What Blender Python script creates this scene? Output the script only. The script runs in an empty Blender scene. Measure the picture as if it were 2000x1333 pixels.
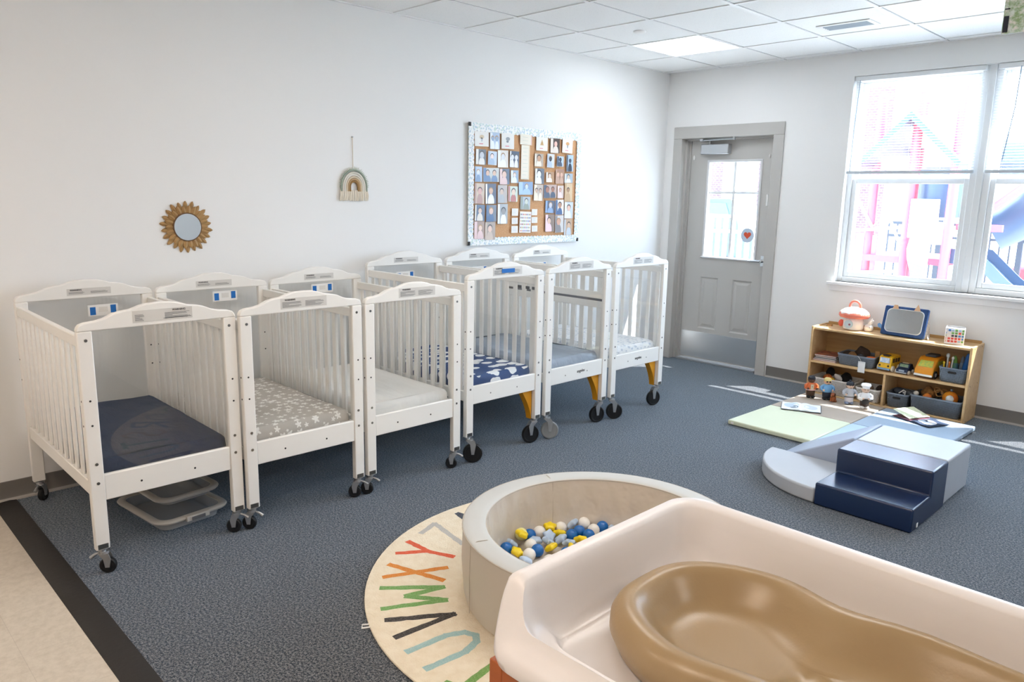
import bpy, bmesh, math, random
from mathutils import Vector, Matrix
random.seed(7)
PI = math.pi
SC = bpy.context.scene
COL = SC.collection

# ------------------------------------------------------------ camera, world, sun, exposure
cam_d = bpy.data.cameras.new('camera')
cam = bpy.data.objects.new('camera', cam_d); COL.objects.link(cam)
cam_d.sensor_width = 36; cam_d.lens = 1470.69 / 2000 * 36; cam_d.clip_start = .02
cam.location = (4.2852, -6.2309, 1.5504)
cam.rotation_euler = (math.radians(79.03553), math.radians(-1.09509), math.radians(45.66001))
SC.camera = cam

SC.view_settings.view_transform = 'Standard'
SC.view_settings.look = 'None'
SC.view_settings.gamma = 1
SC.view_settings.use_curve_mapping = False
SC.view_settings.exposure = 0.0
SC.cycles.transparent_max_bounces = 40
SC.cycles.max_bounces = 10
SC.cycles.diffuse_bounces = 6

world = bpy.data.worlds.new('World'); SC.world = world; world.use_nodes = True
wn = world.node_tree.nodes; wn['Background'].inputs[0].default_value = (.66, .82, 1, 1)
wn['Background'].inputs[1].default_value = 15.0

sun_d = bpy.data.lights.new('sun', 'SUN'); sun_d.energy = 24; sun_d.angle = math.radians(.6); sun_d.color = (1, .97, .92)
sun = bpy.data.objects.new('sun', sun_d); COL.objects.link(sun)
sun.rotation_euler = Vector((-.42, -.42, -1)).to_track_quat('-Z', 'Y').to_euler()
sun.location = (6, 6, 12)

PANEL_STRENGTH = 16.0          # the ceiling panels' glow
for nm, x0, x1, z0, z1 in [('window daylight a', 1.76, 2.62, .95, 2.5), ('window daylight b', 2.72, 3.58, .95, 2.5), ('window daylight c', 3.69, 4.55, .95, 2.5)]:
    pd = bpy.data.lights.new(nm, 'AREA'); pd.shape = 'RECTANGLE'; pd.size = x1 - x0; pd.size_y = z1 - z0
    pd.cycles.is_portal = True
    po = bpy.data.objects.new(nm, pd); COL.objects.link(po)
    po.location = ((x0 + x1) / 2, .2, (z0 + z1) / 2); po.rotation_euler = (-PI / 2, 0, 0)

# ------------------------------------------------------------ colours and materials
def lin(h):
    h = h.lstrip('#'); c = [int(h[i:i + 2], 16) / 255 for i in (0, 2, 4)]
    return tuple((x / 12.92 if x <= .04045 else ((x + .055) / 1.055) ** 2.4) for x in c) + (1,)
_M = {}
def P(name, col, rough=.5, metal=0, spec=.5, bump=None, noise=None, coat=0, sheen=0, emit=None, alpha=1):
    """principled material; bump=(scale,strength), noise=(scale,second colour,contrast)"""
    if name in _M: return _M[name]
    m = bpy.data.materials.new(name); m.use_nodes = True
    N = m.node_tree.nodes; L = m.node_tree.links; b = N['Principled BSDF']
    b.inputs['Base Color'].default_value = lin(col); b.inputs['Roughness'].default_value = rough
    b.inputs['Metallic'].default_value = metal; b.inputs['Specular IOR Level'].default_value = spec
    b.inputs['Coat Weight'].default_value = coat; b.inputs['Sheen Weight'].default_value = sheen
    tc = N.new('ShaderNodeTexCoord')
    nz = N.new('ShaderNodeTexNoise'); L.new(tc.outputs['Object'], nz.inputs['Vector'])
    sc, c2, con = noise if noise else (6, None, 0)
    nz.inputs['Scale'].default_value = sc; nz.inputs['Detail'].default_value = 5
    rp = N.new('ShaderNodeValToRGB'); L.new(nz.outputs['Fac'], rp.inputs[0])
    rp.color_ramp.elements[0].position = .5 - .5 * (1 - con) * .6; rp.color_ramp.elements[1].position = .5 + .5 * (1 - con) * .6
    base = lin(col)
    rp.color_ramp.elements[0].color = base
    rp.color_ramp.elements[1].color = lin(c2) if c2 else tuple(min(1, x * .97) for x in base[:3]) + (1,)
    L.new(rp.outputs[0], b.inputs['Base Color'])
    if bump:
        n2 = N.new('ShaderNodeTexNoise'); n2.inputs['Scale'].default_value = bump[0]; n2.inputs['Detail'].default_value = 4
        L.new(tc.outputs['Object'], n2.inputs['Vector'])
        bp = N.new('ShaderNodeBump'); bp.inputs['Strength'].default_value = bump[1]; bp.inputs['Distance'].default_value = .01
        L.new(n2.outputs['Fac'], bp.inputs['Height']); L.new(bp.outputs[0], b.inputs['Normal'])
    if emit:
        b.inputs['Emission Color'].default_value = lin(emit[0]); b.inputs['Emission Strength'].default_value = emit[1]
    _M[name] = m
    return m

class NT:
    """small node helper for the custom materials"""
    def __init__(s, name):
        s.m = bpy.data.materials.new(name); s.m.use_nodes = True
        s.N = s.m.node_tree.nodes; s.L = s.m.node_tree.links; s.b = s.N['Principled BSDF']; s.out = s.N['Material Output']
        s.tc = s.N.new('ShaderNodeTexCoord').outputs
        _M[name] = s.m
    def n(s, t, **k):
        x = s.N.new('ShaderNode' + t)
        for a, v in k.items():
            setattr(x, a, v)
        return x
    def put(s, sock, v):
        if hasattr(v, 'is_linked') or hasattr(v, 'links'): s.L.new(v, sock)
        else: sock.default_value = v
    def math(s, op, a, b=0.0, c=0.0):
        x = s.n('Math', operation=op); s.put(x.inputs[0], a); s.put(x.inputs[1], b); s.put(x.inputs[2], c); return x.outputs[0]
    def mix(s, f, a, b):
        x = s.n('Mix', data_type='RGBA'); s.put(x.inputs[0], f); s.put(x.inputs[6], a); s.put(x.inputs[7], b); return x.outputs[2]
    def noise(s, sc, det=3, vec=None, rough=.5):
        x = s.n('TexNoise'); s.L.new(vec or s.tc['Object'], x.inputs['Vector'])
        x.inputs['Scale'].default_value = sc; x.inputs['Detail'].default_value = det; x.inputs['Roughness'].default_value = rough
        return x.outputs['Fac']
    def step(s, v, a, b):
        x = s.n('MapRange'); s.put(x.inputs[0], v); x.inputs[1].default_value = a; x.inputs[2].default_value = b; return x.outputs[0]
    def xyz(s, vec=None):
        x = s.n('SeparateXYZ'); s.L.new(vec or s.tc['Object'], x.inputs[0]); return x.outputs
    def bump(s, h, st=.3, d=.01):
        x = s.n('Bump'); x.inputs['Strength'].default_value = st; x.inputs['Distance'].default_value = d
        s.L.new(h, x.inputs['Height']); s.L.new(x.outputs[0], s.b.inputs['Normal'])
    def color(s, c, rough=.6, spec=.3):
        s.put(s.b.inputs['Base Color'], c); s.b.inputs['Roughness'].default_value = rough; s.b.inputs['Specular IOR Level'].default_value = spec

# wall paint, satin
def mk_wall(name, col):
    t = NT(name); f = t.noise(2.2, 2)
    t.color(t.mix(f, lin(col), tuple(c * .985 for c in lin(col)[:3]) + (1,)), .6, .16)
    t.bump(t.noise(240, 2), .05, .002); return t.m
M_wall = mk_wall('wall paint', '#EFEFEE')
# ceiling tiles: fine pits, and the bars' shade painted as grey lines on one side
CX0, CY0, CT, CH = .5363, -.7215, .6096, 2.698
def mk_ceiling():
    t = NT('ceiling tile'); p = t.xyz()
    def line(v, off, w):
        a = t.math('SUBTRACT', v, off); a = t.math('DIVIDE', a, CT); a = t.math('FRACT', a)
        a = t.math('SUBTRACT', a, .5); a = t.math('ABSOLUTE', a)
        return t.math('GREATER_THAN', a, .5 - w / CT / 2)
    bar_shade = t.math('MAXIMUM', line(p[0], CX0 + .016, .005), line(p[1], CY0 + .016, .006))
    nz = t.math('GREATER_THAN', t.noise(130, 2), .66)
    c = t.mix(nz, lin('#F4F5F5'), lin('#E6E8E9'))
    c = t.mix(bar_shade, c, lin('#8E9296'))
    t.color(c, .85, .1); t.bump(t.noise(180, 3), .15, .002); return t.m
M_ceil = mk_ceiling()
M_bar = P('ceiling grid white', '#F2F3F3', .4)
def mk_carpet():
    t = NT('speckled carpet')
    sp = t.math('ADD', t.math('MULTIPLY', t.noise(210, 2, rough=.8), .6), t.math('MULTIPLY', t.noise(115, 1), .4))
    a = t.step(sp, .44, .60)
    c = t.mix(a, lin('#0F0F11'), lin('#8E8D8D'))
    big = t.noise(3, 2)
    c = t.mix(t.math('MULTIPLY', big, .22), c, lin('#333232'))
    t.color(c, .95, .08); t.bump(t.noise(260, 3), .6, .006)
    t.b.inputs['Sheen Weight'].default_value = .62; t.b.inputs['Sheen Roughness'].default_value = .4; t.b.inputs['Sheen Tint'].default_value = (.55, .76, 1, 1)  # blue sheen tint puts the cool window light into the carpet colour
    return t.m
M_carpet = mk_carpet()
def mk_vct():
    t = NT('vinyl tile'); p = t.xyz()
    def line(v):
        a = t.math('FRACT', t.math('DIVIDE', v, .3048)); a = t.math('ABSOLUTE', t.math('SUBTRACT', a, .5)); return t.math('GREATER_THAN', a, .497)
    ln = t.math('MAXIMUM', line(p[0]), line(p[1]))
    a = t.step(t.noise(28, 5, rough=.75), .40, .75)
    c = t.mix(a, lin('#CFC5B6'), lin('#BBB0A0')); c = t.mix(t.math('MULTIPLY', ln, .35), c, lin('#9A8F80'))
    t.color(c, .38, .4); return t.m
M_vct = mk_vct()
M_rubber = P('black rubber', '#24211F', .6, bump=(60, .1))
M_base = P('grey vinyl baseboard', '#77736F', .45)
M_basecap = P('baseboard toe', '#A9A5A0', .4)
M_white = P('white enamel', '#F3F1EC', .32, bump=(14, .02))
M_whiteplastic = P('white plastic', '#F0F0EE', .35)
M_frame = P('vinyl window frame', '#E9ECEE', .35)
M_doorp = P('grey door paint', '#BDBBB7', .4)
M_steel = P('brushed steel', '#B9BBBD', .32, metal=1, noise=(40, '#A7AAAD', .2))
M_alu = P('aluminium paint', '#B8BCC0', .35, metal=.6)
M_chrome = P('chrome', '#D0D2D4', .15, metal=1)
M_screw = P('screw steel', '#8C8A86', .3, metal=1)
M_dark = P('dark hole', '#2A2725', .7)
M_black = P('black rubber wheel', '#17181A', .45)
M_blacktext = P('printed ink', '#3A3A3C', .7)
M_yellow = P('yellow safety paint', '#E9A21C', .4)
M_bluetape = P('blue painter tape', '#1C6FC0', .7)
M_paper = P('white paper', '#F3F2EF', .8)
M_wood = None
def mk_wood(name, c1, c2, rough=.4, axis=0):
    t = NT(name); mp = t.n('Mapping'); t.L.new(t.tc['Object'], mp.inputs['Vector'])
    sc = [14, 14, 14]; sc[axis] = 1.2; mp.inputs['Scale'].default_value = sc
    f = t.noise(2.2, 6, vec=mp.outputs[0], rough=.6)
    t.color(t.mix(t.step(f, .3, .7), lin(c1), lin(c2)), rough, .4); return t.m
M_birch = mk_wood('birch plywood', '#DCBB8C', '#CBA574')
M_birchback = mk_wood('birch back panel', '#BF9A68', '#AC8654')
M_oak = mk_wood('orange maple', '#D98F50', '#C97A3C')
M_oakedge = mk_wood('red brown edge', '#B3622E', '#A3562A')

def mk_clear(name, tint=(1, 1, 1, 1), ior=1.5, rough=.01, veil=0):
    m = bpy.data.materials.new(name); m.use_nodes = True; N = m.node_tree.nodes; L = m.node_tree.links
    N.remove(N['Principled BSDF']); out = N['Material Output']
    tr = N.new('ShaderNodeBsdfTransparent'); tr.inputs[0].default_value = tint
    gl = N.new('ShaderNodeBsdfGlossy'); gl.inputs['Roughness'].default_value = rough
    ge = N.new('ShaderNodeNewGeometry'); dt = N.new('ShaderNodeVectorMath'); dt.operation = 'DOT_PRODUCT'
    L.new(ge.outputs['Incoming'], dt.inputs[0]); L.new(ge.outputs['Normal'], dt.inputs[1])
    def mt(op, a, b_=0.0):
        x = N.new('ShaderNodeMath'); x.operation = op
        for k, v in ((0, a), (1, b_)):
            if hasattr(v, 'links'): L.new(v, x.inputs[k])
            else: x.inputs[k].default_value = v
        return x.outputs[0]
    f0 = ((ior - 1) / (ior + 1)) ** 2     # Schlick reflectance, the same from both sides of the pane
    sch = mt('ADD', mt('MULTIPLY', mt('POWER', mt('SUBTRACT', 1.0, mt('ABSOLUTE', dt.outputs['Value'])), 5.0), 1 - f0), f0)
    mx = N.new('ShaderNodeMixShader'); L.new(sch, mx.inputs[0]); L.new(tr.outputs[0], mx.inputs[1]); L.new(gl.outputs[0], mx.inputs[2])
    last = mx.outputs[0]
    if veil:
        df = N.new('ShaderNodeBsdfDiffuse'); df.inputs[0].default_value = (.9, .9, .9, 1)
        m2 = N.new('ShaderNodeMixShader'); m2.inputs[0].default_value = veil; L.new(last, m2.inputs[1]); L.new(df.outputs[0], m2.inputs[2]); last = m2.outputs[0]
    L.new(last, out.inputs['Surface'])
    _M[name] = m; return m
M_glass = mk_clear('window glass', (.97, .985, 1, 1), 1.45)
M_acryl = mk_clear('clear acrylic', (.975, .98, .98, 1), 1.45, .015, .02)
M_clearplastic = mk_clear('cloudy clear plastic', (.85, .88, .9, 1), 1.45, .15, .28)
M_mirror = P('mirror silver', '#E8ECEE', .03, metal=1)

# ------------------------------------------------------------ mesh builder
class MB:
    def __init__(s): s.v = []; s.f = []; s.m = []
    def add(s, vs, fs, m=0):
        o = len(s.v); s.v += [tuple(v) for v in vs]; s.f += [tuple(i + o for i in f) for f in fs]; s.m += [m] * len(fs); return s
    def mark(s): return len(s.v)
    def xf(s, k, M):
        for i in range(k, len(s.v)): s.v[i] = tuple(M @ Vector(s.v[i]))
        return s
    def box(s, x0, x1, y0, y1, z0, z1, m=0):
        vs = [(x, y, z) for z in (z0, z1) for y in (y0, y1) for x in (x0, x1)]
        return s.add(vs, [(0, 2, 3, 1), (4, 5, 7, 6), (0, 1, 5, 4), (2, 6, 7, 3), (0, 4, 6, 2), (1, 3, 7, 5)], m)
    def prism(s, pts, ax, a, b, m=0):
        """closed polygon pts (2d) extruded along axis ax from a to b; the other axes keep their order"""
        def mk(p, t):
            q = list(p); q.insert(ax, t); return q
        n = len(pts); vs = [mk(p, a) for p in pts] + [mk(p, b) for p in pts]
        fs = [tuple(range(n))[::-1], tuple(range(n, 2 * n))] + [(i, (i + 1) % n, n + (i + 1) % n, n + i) for i in range(n)]
        return s.add(vs, fs, m)
    def loft(s, rings, m=0, closed=True, cap0=True, cap1=True):
        n = len(rings[0]); vs = [p for r in rings for p in r]; fs = []
        for k in range(len(rings) - 1):
            for i in range(n if closed else n - 1):
                j = (i + 1) % n; fs.append((k * n + i, k * n + j, (k + 1) * n + j, (k + 1) * n + i))
        if cap0 and closed: fs.append(tuple(range(n))[::-1])
        if cap1 and closed: fs.append(tuple(range((len(rings) - 1) * n, len(rings) * n)))
        return s.add(vs, fs, m)
    def cyl(s, p0, p1, r0, r1=None, n=16, m=0):
        r1 = r0 if r1 is None else r1
        p0 = Vector(p0); p1 = Vector(p1); d = (p1 - p0).normalized(); u = d.orthogonal().normalized(); w = d.cross(u)
        R = lambda c, r: [tuple(c + (u * math.cos(2 * PI * i / n) + w * math.sin(2 * PI * i / n)) * r) for i in range(n)]
        return s.loft([R(p0, r0), R(p1, r1)], m)
    def lathe(s, prof, c=(0, 0, 0), n=32, m=0, sx=1, sy=1, cap=True):
        rings = [[(c[0] + r * sx * math.cos(2 * PI * i / n), c[1] + r * sy * math.sin(2 * PI * i / n), c[2] + z) for i in range(n)] for r, z in prof]
        return s.loft(rings, m, cap0=cap, cap1=cap)
    def ball(s, c, r, m=0, n=16, sx=1, sy=1, sz=1):
        k = n // 2
        prof = [(max(1e-4, r * math.sin(PI * i / k)), -r * sz * math.cos(PI * i / k)) for i in range(k + 1)]
        return s.lathe(prof, c, n, m, sx, sy)
    def tube(s, pts, r, n=8, m=0, closed=False):
        pts = [Vector(p) for p in pts]; N = len(pts); rings = []; up = None
        for i, p in enumerate(pts):
            a = pts[(i - 1) % N] if (closed or i) else p; b = pts[(i + 1) % N] if (closed or i < N - 1) else p
            d = (b - a).normalized()
            if up is None: up = d.orthogonal().normalized()
            up = (up - d * up.dot(d)).normalized(); w = d.cross(up)
            rr = r[i] if isinstance(r, (list, tuple)) else r
            rings.append([tuple(p + (up * math.cos(2 * PI * k / n) + w * math.sin(2 * PI * k / n)) * rr) for k in range(n)])
        if closed: rings.append(rings[0]); return s.loft(rings, m, cap0=False, cap1=False)
        return s.loft(rings, m)
    def build(s, name, mats, parent=None, bevel=0, seg=2, sub=0, angle=40, smooth=True):
        me = bpy.data.meshes.new(name); me.from_pydata(s.v, [], s.f)
        bm = bmesh.new(); bm.from_mesh(me); bmesh.ops.recalc_face_normals(bm, faces=bm.faces); bm.to_mesh(me); bm.free()
        if not isinstance(mats, (list, tuple)): mats = [mats]
        for x in mats: me.materials.append(x)
        me.polygons.foreach_set('material_index', s.m)
        if smooth:
            me.polygons.foreach_set('use_smooth', [True] * len(me.polygons))
            if not sub: me.set_sharp_from_angle(angle=math.radians(angle))
        me.update()
        o = bpy.data.objects.new(name, me); COL.objects.link(o)
        if parent: o.parent = parent
        if bevel:
            b = o.modifiers.new('bevel', 'BEVEL'); b.width = bevel; b.segments = seg; b.limit_method = 'ANGLE'; b.angle_limit = math.radians(50); b.harden_normals = False
        if sub:
            b = o.modifiers.new('subd', 'SUBSURF'); b.levels = sub; b.render_levels = sub
        return o

def tag(o, label=None, cat=None, group=None, kind=None):
    if label: o['label'] = label
    if cat: o['category'] = cat
    if group: o['group'] = group
    if kind: o['kind'] = kind
    return o
def thing(name, label, cat, loc=(0, 0, 0), rz=0, group=None):
    o = bpy.data.objects.new(name, None); COL.objects.link(o); o.empty_display_size = .05
    o.location = loc; o.rotation_euler = (0, 0, rz); return tag(o, label, cat, group)
def struct(o): o['kind'] = 'structure'; return o
def copy_tree(o, parent=None):
    c = o.copy(); COL.objects.link(c); c.parent = parent
    for ch in list(o.children): copy_tree(ch, c)
    return c

def text_into(mb, body, size, M, m=0, depth=.0006, bold=0.0):
    """letters as real thin geometry, put in the builder with matrix M (text lies in its xy plane)"""
    cu = bpy.data.curves.new('t', 'FONT'); cu.body = body; cu.size = size; cu.align_x = 'CENTER'; cu.align_y = 'CENTER'
    cu.resolution_u = 2; cu.extrude = depth; cu.offset = bold
    ob = bpy.data.objects.new('t', cu); COL.objects.link(ob)
    dg = bpy.context.evaluated_depsgraph_get(); dg.update()
    me = ob.evaluated_get(dg).to_mesh()
    mb.add([M @ v.co for v in me.vertices], [tuple(p.vertices) for p in me.polygons], m)
    ob.evaluated_get(dg).to_mesh_clear(); bpy.data.objects.remove(ob); bpy.data.curves.remove(cu)

def rrect(x0, x1, y0, y1, r, n=6):
    """rounded rectangle outline, counter-clockwise"""
    out = []
    for cx, cy, a in ((x1 - r, y1 - r, 0), (x0 + r, y1 - r, PI / 2), (x0 + r, y0 + r, PI), (x1 - r, y0 + r, 3 * PI / 2)):
        out += [(cx + r * math.cos(a + PI / 2 * k / n), cy + r * math.sin(a + PI / 2 * k / n)) for k in range(n + 1)]
    return out

# ============================================================ THE ROOM
RX, RY = 7.4, -9.2
b = MB(); b.box(-.2, RX + .2, -5.52, .3, -.1, 0); struct(b.build('floor', M_carpet, smooth=False))
b = MB(); b.box(-.2, RX + .2, RY - .2, -5.6, -.1, -.002); struct(b.build('floor', M_vct, smooth=False))
b = MB(); b.prism([(-5.60, -.06), (-5.60, -.0015), (-5.592, .001), (-5.53, .006), (-5.50, .002), (-5.50, -.06)], 0, 0, RX); struct(b.build('trim_1', M_rubber))
b = MB(); b.box(-.2, 0, RY - .2, .3, -.1, CH + .15); struct(b.build('wall_left', M_wall, smooth=False))
b = MB(); b.box(RX, RX + .2, RY - .2, .3, -.1, CH + .15); struct(b.build('wall_right', M_wall, smooth=False))
b = MB(); b.box(0, RX, RY - .2, RY, -.1, CH + .15); struct(b.build('wall_front', M_wall, smooth=False))
WT = .20
DX0, DX1, DZ = .155, 1.125, 2.135         # door opening
WX0, WX1, WZ0, WZ1 = 1.715, 4.62, .905, 2.525
b = MB()
b.box(0, DX0, 0, WT, -.1, CH + .15); b.box(DX0, DX1, 0, WT, DZ, CH + .15); b.box(DX1, WX0, 0, WT, -.1, CH + .15)
b.box(WX0, WX1, 0, WT, -.1, WZ0); b.box(WX0, WX1, 0, WT, WZ1, CH + .15); b.box(WX1, RX, 0, WT, -.1, CH + .15)
struct(b.build('wall_back', M_wall, smooth=False))
LIGHTS = [(CX0, CY0 - CT), (CX0 + CT * 4, CY0 - 5 * CT), (CX0 + CT * 2, CY0 - 6 * CT), (CX0 + CT * 8, CY0 - CT), (CX0 + CT * 8, CY0 - 6 * CT), (CX0 + CT * 4, CY0 - 10 * CT), (CX0 + CT * 1, CY0 - 11 * CT), (CX0 + CT * 8, CY0 - 11 * CT)]
b = MB()
xs = [-.2] + [CX0 + CT * i for i in range(-1, 12)]; xs = sorted(set(round(x, 4) for x in xs if x < RX + .2)) + [RX + .2]
ys = [.3] + [CY0 - CT * i for i in range(-1, 15)]; ys = sorted(set(round(y, 4) for y in ys if y > RY - .2)) + []
ys = [RY - .2] + ys
holes = {(round(x, 4), round(y, 4)) for x, y in LIGHTS}
for i in range(len(xs) - 1):
    for j in range(len(ys) - 1):
        if (xs[i], ys[j]) in holes: continue
        b.add([(xs[i], ys[j], CH), (xs[i + 1], ys[j], CH), (xs[i + 1], ys[j + 1], CH), (xs[i], ys[j + 1], CH)], [(0, 1, 2, 3)])
b.box(-.2, RX + .2, RY - .2, .3, CH + .11, CH + .2)
struct(b.build('ceiling', M_ceil, smooth=False))
b = MB()
for x in xs[1:-1]: b.box(x - .012, x + .012, RY, 0, CH - .005, CH - .0005)
for y in ys[1:-1]: b.box(0, RX, y - .012, y + .012, CH - .0048, CH - .0007)
b.box(0, RX, -.024, 0, CH - .006, CH - .0005); b.box(0, .022, RY, 0, CH - .006, CH - .0005)
struct(b.build('trim_2', M_bar, smooth=False))
# baseboards (cove base)
cove = [(0, 0), (.016, 0), (.015, .004), (.006, .012), (.004, .02), (.004, .098), (.002, .1), (0, .1)]
b = MB(); b.prism([(p[0], p[1]) for p in cove], 1, RY, 0, 0); k = len(b.v)
struct(b.build('baseboard_left', M_base))
b = MB(); b.prism([(-p[0], p[1]) for p in cove], 0, 1.2, RX); struct(b.build('baseboard_back', M_base))
b = MB(); b.prism([(.0135, .0), (.0185, .0), (.017, .006), (.007, .013), (.006, .011)], 1, RY, 0); struct(b.build('trim_3', M_basecap))
b = MB(); b.prism([(-.0135, .0), (-.0185, .0), (-.017, .006), (-.007, .013), (-.006, .011)], 0, 1.2, RX); struct(b.build('trim_4', M_basecap))

# ceiling lights
def M_panel(k):
    c, st = {'cool': ('#F3F8FF', .62), 'neutral': ('#FFF9F2', 1.05), 'warm': ('#FFE8D2', 1.2)}[k]
    return P('light diffuser ' + k, '#FFFFFF', .5, emit=(c, PANEL_STRENGTH * st))
def ceiling_light(x, y, label, group=None):
    tone = 'cool' if y > -2 else ('neutral' if y > -6 else 'warm')
    t = thing('ceiling_light', label, 'ceiling light', (x + CT / 2, y + CT / 2, CH - .004), 0, group)
    h = CT / 2
    b = MB()
    for a in ((-h, h, -h, -h + .02), (-h, h, h - .02, h), (-h, -h + .02, -h + .02, h - .02), (h - .02, h, -h + .02, h - .02)):
        b.box(a[0] + .001, a[1] - .001, a[2] + .001, a[3] - .001, .0005, .02)
    b.build('frame', M_bar, t, smooth=False)
    b = MB(); b.box(-h + .021, h - .021, -h + .021, h - .021, .006, .012); b.build('diffuser', M_panel(tone), t, smooth=False)
    return t
ceiling_light(*LIGHTS[0], 'lit square ceiling panel light in the tiled ceiling above the door corner')
added_panels = ['unseen square ceiling panel light added above the ball pit', 'unseen square ceiling panel light added by the wall above the sunburst mirror', 'unseen square ceiling panel light added by the windows far from the door',
          'unseen square ceiling panel light added above the changing table end', 'unseen square ceiling panel light added over the vinyl floor in the room centre', 'unseen square ceiling panel light added over vinyl floor by the crib wall', 'unseen square ceiling panel light added over vinyl floor far from the cribs']
for (x, y), l in zip(LIGHTS[1:], added_panels): ceiling_light(x, y, l)  # panels out of view, added to light the room
# ceiling vent and sprinkler cap
t = thing('ceiling_vent', 'narrow white ceiling vent with grey slats near the windows', 'vent', (2.045, -.97, CH - .001))
b = MB(); b.box(-.175, .175, -.095, -.065, -.006, 0); b.box(-.175, .175, .065, .095, -.006, 0); b.box(-.175, -.145, -.065, .065, -.006, 0); b.box(.145, .175, -.065, .065, -.006, 0)
b.build('frame', M_whiteplastic, t, bevel=.002)
b = MB(); b.box(-.145, .145, -.065, .065, -.0015, 0)
b.build('backing', P('vent shadow grey', '#8A98A6', .7), t)
b = MB()
for i in range(4): b.prism([(-.055 + .03 * i, -.002), (-.048 + .03 * i, -.002), (-.036 + .03 * i, -.008), (-.041 + .03 * i, -.008)], 0, -.145, .145)
b.build('slat', P('vent grey', '#9DAAB6', .5), t)
b = MB(); b.lathe([(.001, -.012), (.035, -.012), (.043, -.007), (.045, 0)], (0, 0, 0), 28)
o = b.build('sprinkler_cover', M_whiteplastic); o.location = (.89, -1.69, CH - .0005); tag(o, 'small round white sprinkler cover on the ceiling beside the panel light', 'sprinkler cover')

# ------------------------------------------------------------ door
door = thing('door_1', None, None, (0, 0, 0)); struct(door)
FY = -.014
b = MB()   # steel frame with stepped profile
def jamb(x_out, x_in, sgn):
    # profile in (x,y): face, return, rabbet
    p = [(x_out, .0), (x_out, FY), (x_in, FY), (x_in, .05), (x_in - sgn * .0, .075), (x_in + sgn * .022, .075), (x_in + sgn * .022, .19), (x_out, .19)]
    return p
f = lambda pts, z0, z1: b.prism(pts, 2, z0, z1)
f([(.095, FY), (.185, FY), (.185, .055), (.207, .055), (.207, .095), (.225, .095), (.225, .19), (.095, .19)], 0, 2.0975)
f([(1.19, FY), (1.095, FY), (1.095, .055), (1.073, .055), (1.073, .095), (1.06, .095), (1.06, .19), (1.19, .19)], 0, 2.0975)
b.prism([(FY, 2.205), (FY, 2.098), (.055, 2.098), (.055, 2.080), (.095, 2.080), (.095, 2.096), (.19, 2.096), (.19, 2.205)], 0, .095, 1.19)
b.build('door_frame', M_doorp, door, bevel=.003)
b = MB(); b.box(.225, 1.06, .04, .19, 0, .018); b.build('threshold', M_alu, door, bevel=.003)
# door leaf: stile/rail layout with lite and two raised panels
sx0, sx1, sy0, sy1 = .229, 1.056, .10, .142
gx0, gx1, gz0, gz1 = .43, .94, 1.02, 1.885
px = [(.41, .60), (.75, .945)]; pz0, pz1 = .325, .82
b = MB()
xsn = [sx0, px[0][0], px[0][1], px[1][0], px[1][1], sx1]
b.box(sx0, sx1, sy0, sy1, gz1, 2.093); b.box(sx0, gx0, sy0, sy1, gz0, gz1); b.box(gx1, sx1, sy0, sy1, gz0, gz1)
b.box(sx0, sx1, sy0, sy1, pz1, gz0); b.box(sx0, sx1, sy0, sy1, .022, pz0)
b.box(sx0, px[0][0], sy0, sy1, pz0, pz1); b.box(px[0][1], px[1][0], sy0, sy1, pz0, pz1); b.box(px[1][1], sx1, sy0, sy1, pz0, pz1)
for x0, x1 in px:
    rr = lambda d, y: [(x0 + d, y, pz0 + d), (x1 - d, y, pz0 + d), (x1 - d, y, pz1 - d), (x0 + d, y, pz1 - d)]
    b.loft([rr(0, sy0), rr(.012, sy0 + .010), rr(.022, sy0 + .010), rr(.045, sy0 + .003)], cap0=False)
b.build('door_leaf', M_doorp, door, angle=12)
b = MB()
for a in ((gx0 - .022, gx1 + .022, gz1, gz1 + .022), (gx0 - .022, gx1 + .022, gz0 - .022, gz0), (gx0 - .022, gx0, gz0, gz1), (gx1, gx1 + .022, gz0, gz1)):
    b.box(a[0], a[1], sy0 - .008, sy0, a[2], a[3])
b.box(gx0 - .03, gx1 + .03, sy0 - .016, sy0 - .008, gz0 - .016, gz0 - .004)
b.build('glazing_bead', P('light grey bead', '#D6D7D8', .4), door, bevel=.003)
b = MB(); b.box(gx0, gx1, .117, .123, gz0, gz1); b.build('pane', M_glass, door, smooth=False)
b = MB(); mx = (gx0 + gx1) / 2
b.box(mx - .012, mx + .012, .1175, .1225, gz0, gz1); b.box(gx0, gx1, .118, .122, 1.60, 1.622); b.build('muntin', M_whiteplastic, door)
b = MB(); b.box(sx0 + .012, sx1 - .01, sy0 - .003, sy0, .035, .285)
b.build('kick_plate', P('satin kick plate', '#CDD0D2', .28, metal=.7), door, bevel=.001)
b = MB(); b.box(.36, .645, .035, .098, 1.955, 2.045); b.build('door_closer', M_alu, door, bevel=.008, seg=3)
b = MB(); b.cyl((.44, .06, 2.045), (.44, .06, 2.075), .012, n=12); b.tube([(.44, .06, 2.073), (.38, .02, 2.078), (.72, -.01, 2.082)], .008, 8); b.cyl((.72, -.005, 2.07), (.72, -.005, 2.10), .013, n=12); b.box(.37, .40, -.0, .04, 2.07, 2.09)
b.build('closer_arm', M_steel, door)
b = MB(); b.box(1.035 - .018, 1.035 + .018, .085, .1, .965, 1.06); b.cyl((1.03, .1, 1.012), (1.03, .045, 1.012), .014, n=14); b.tube([(1.03, .05, 1.012), (.99, .045, 1.012), (.915, .048, 1.01)], [.012, .010, .008], 10)
b.build('door_lever', M_chrome, door, bevel=.002)
b = MB(); b.box(1.028, 1.046, .076, .1, 1.50, 1.60); b.build('door_sensor', M_whiteplastic, door, bevel=.004)
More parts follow.
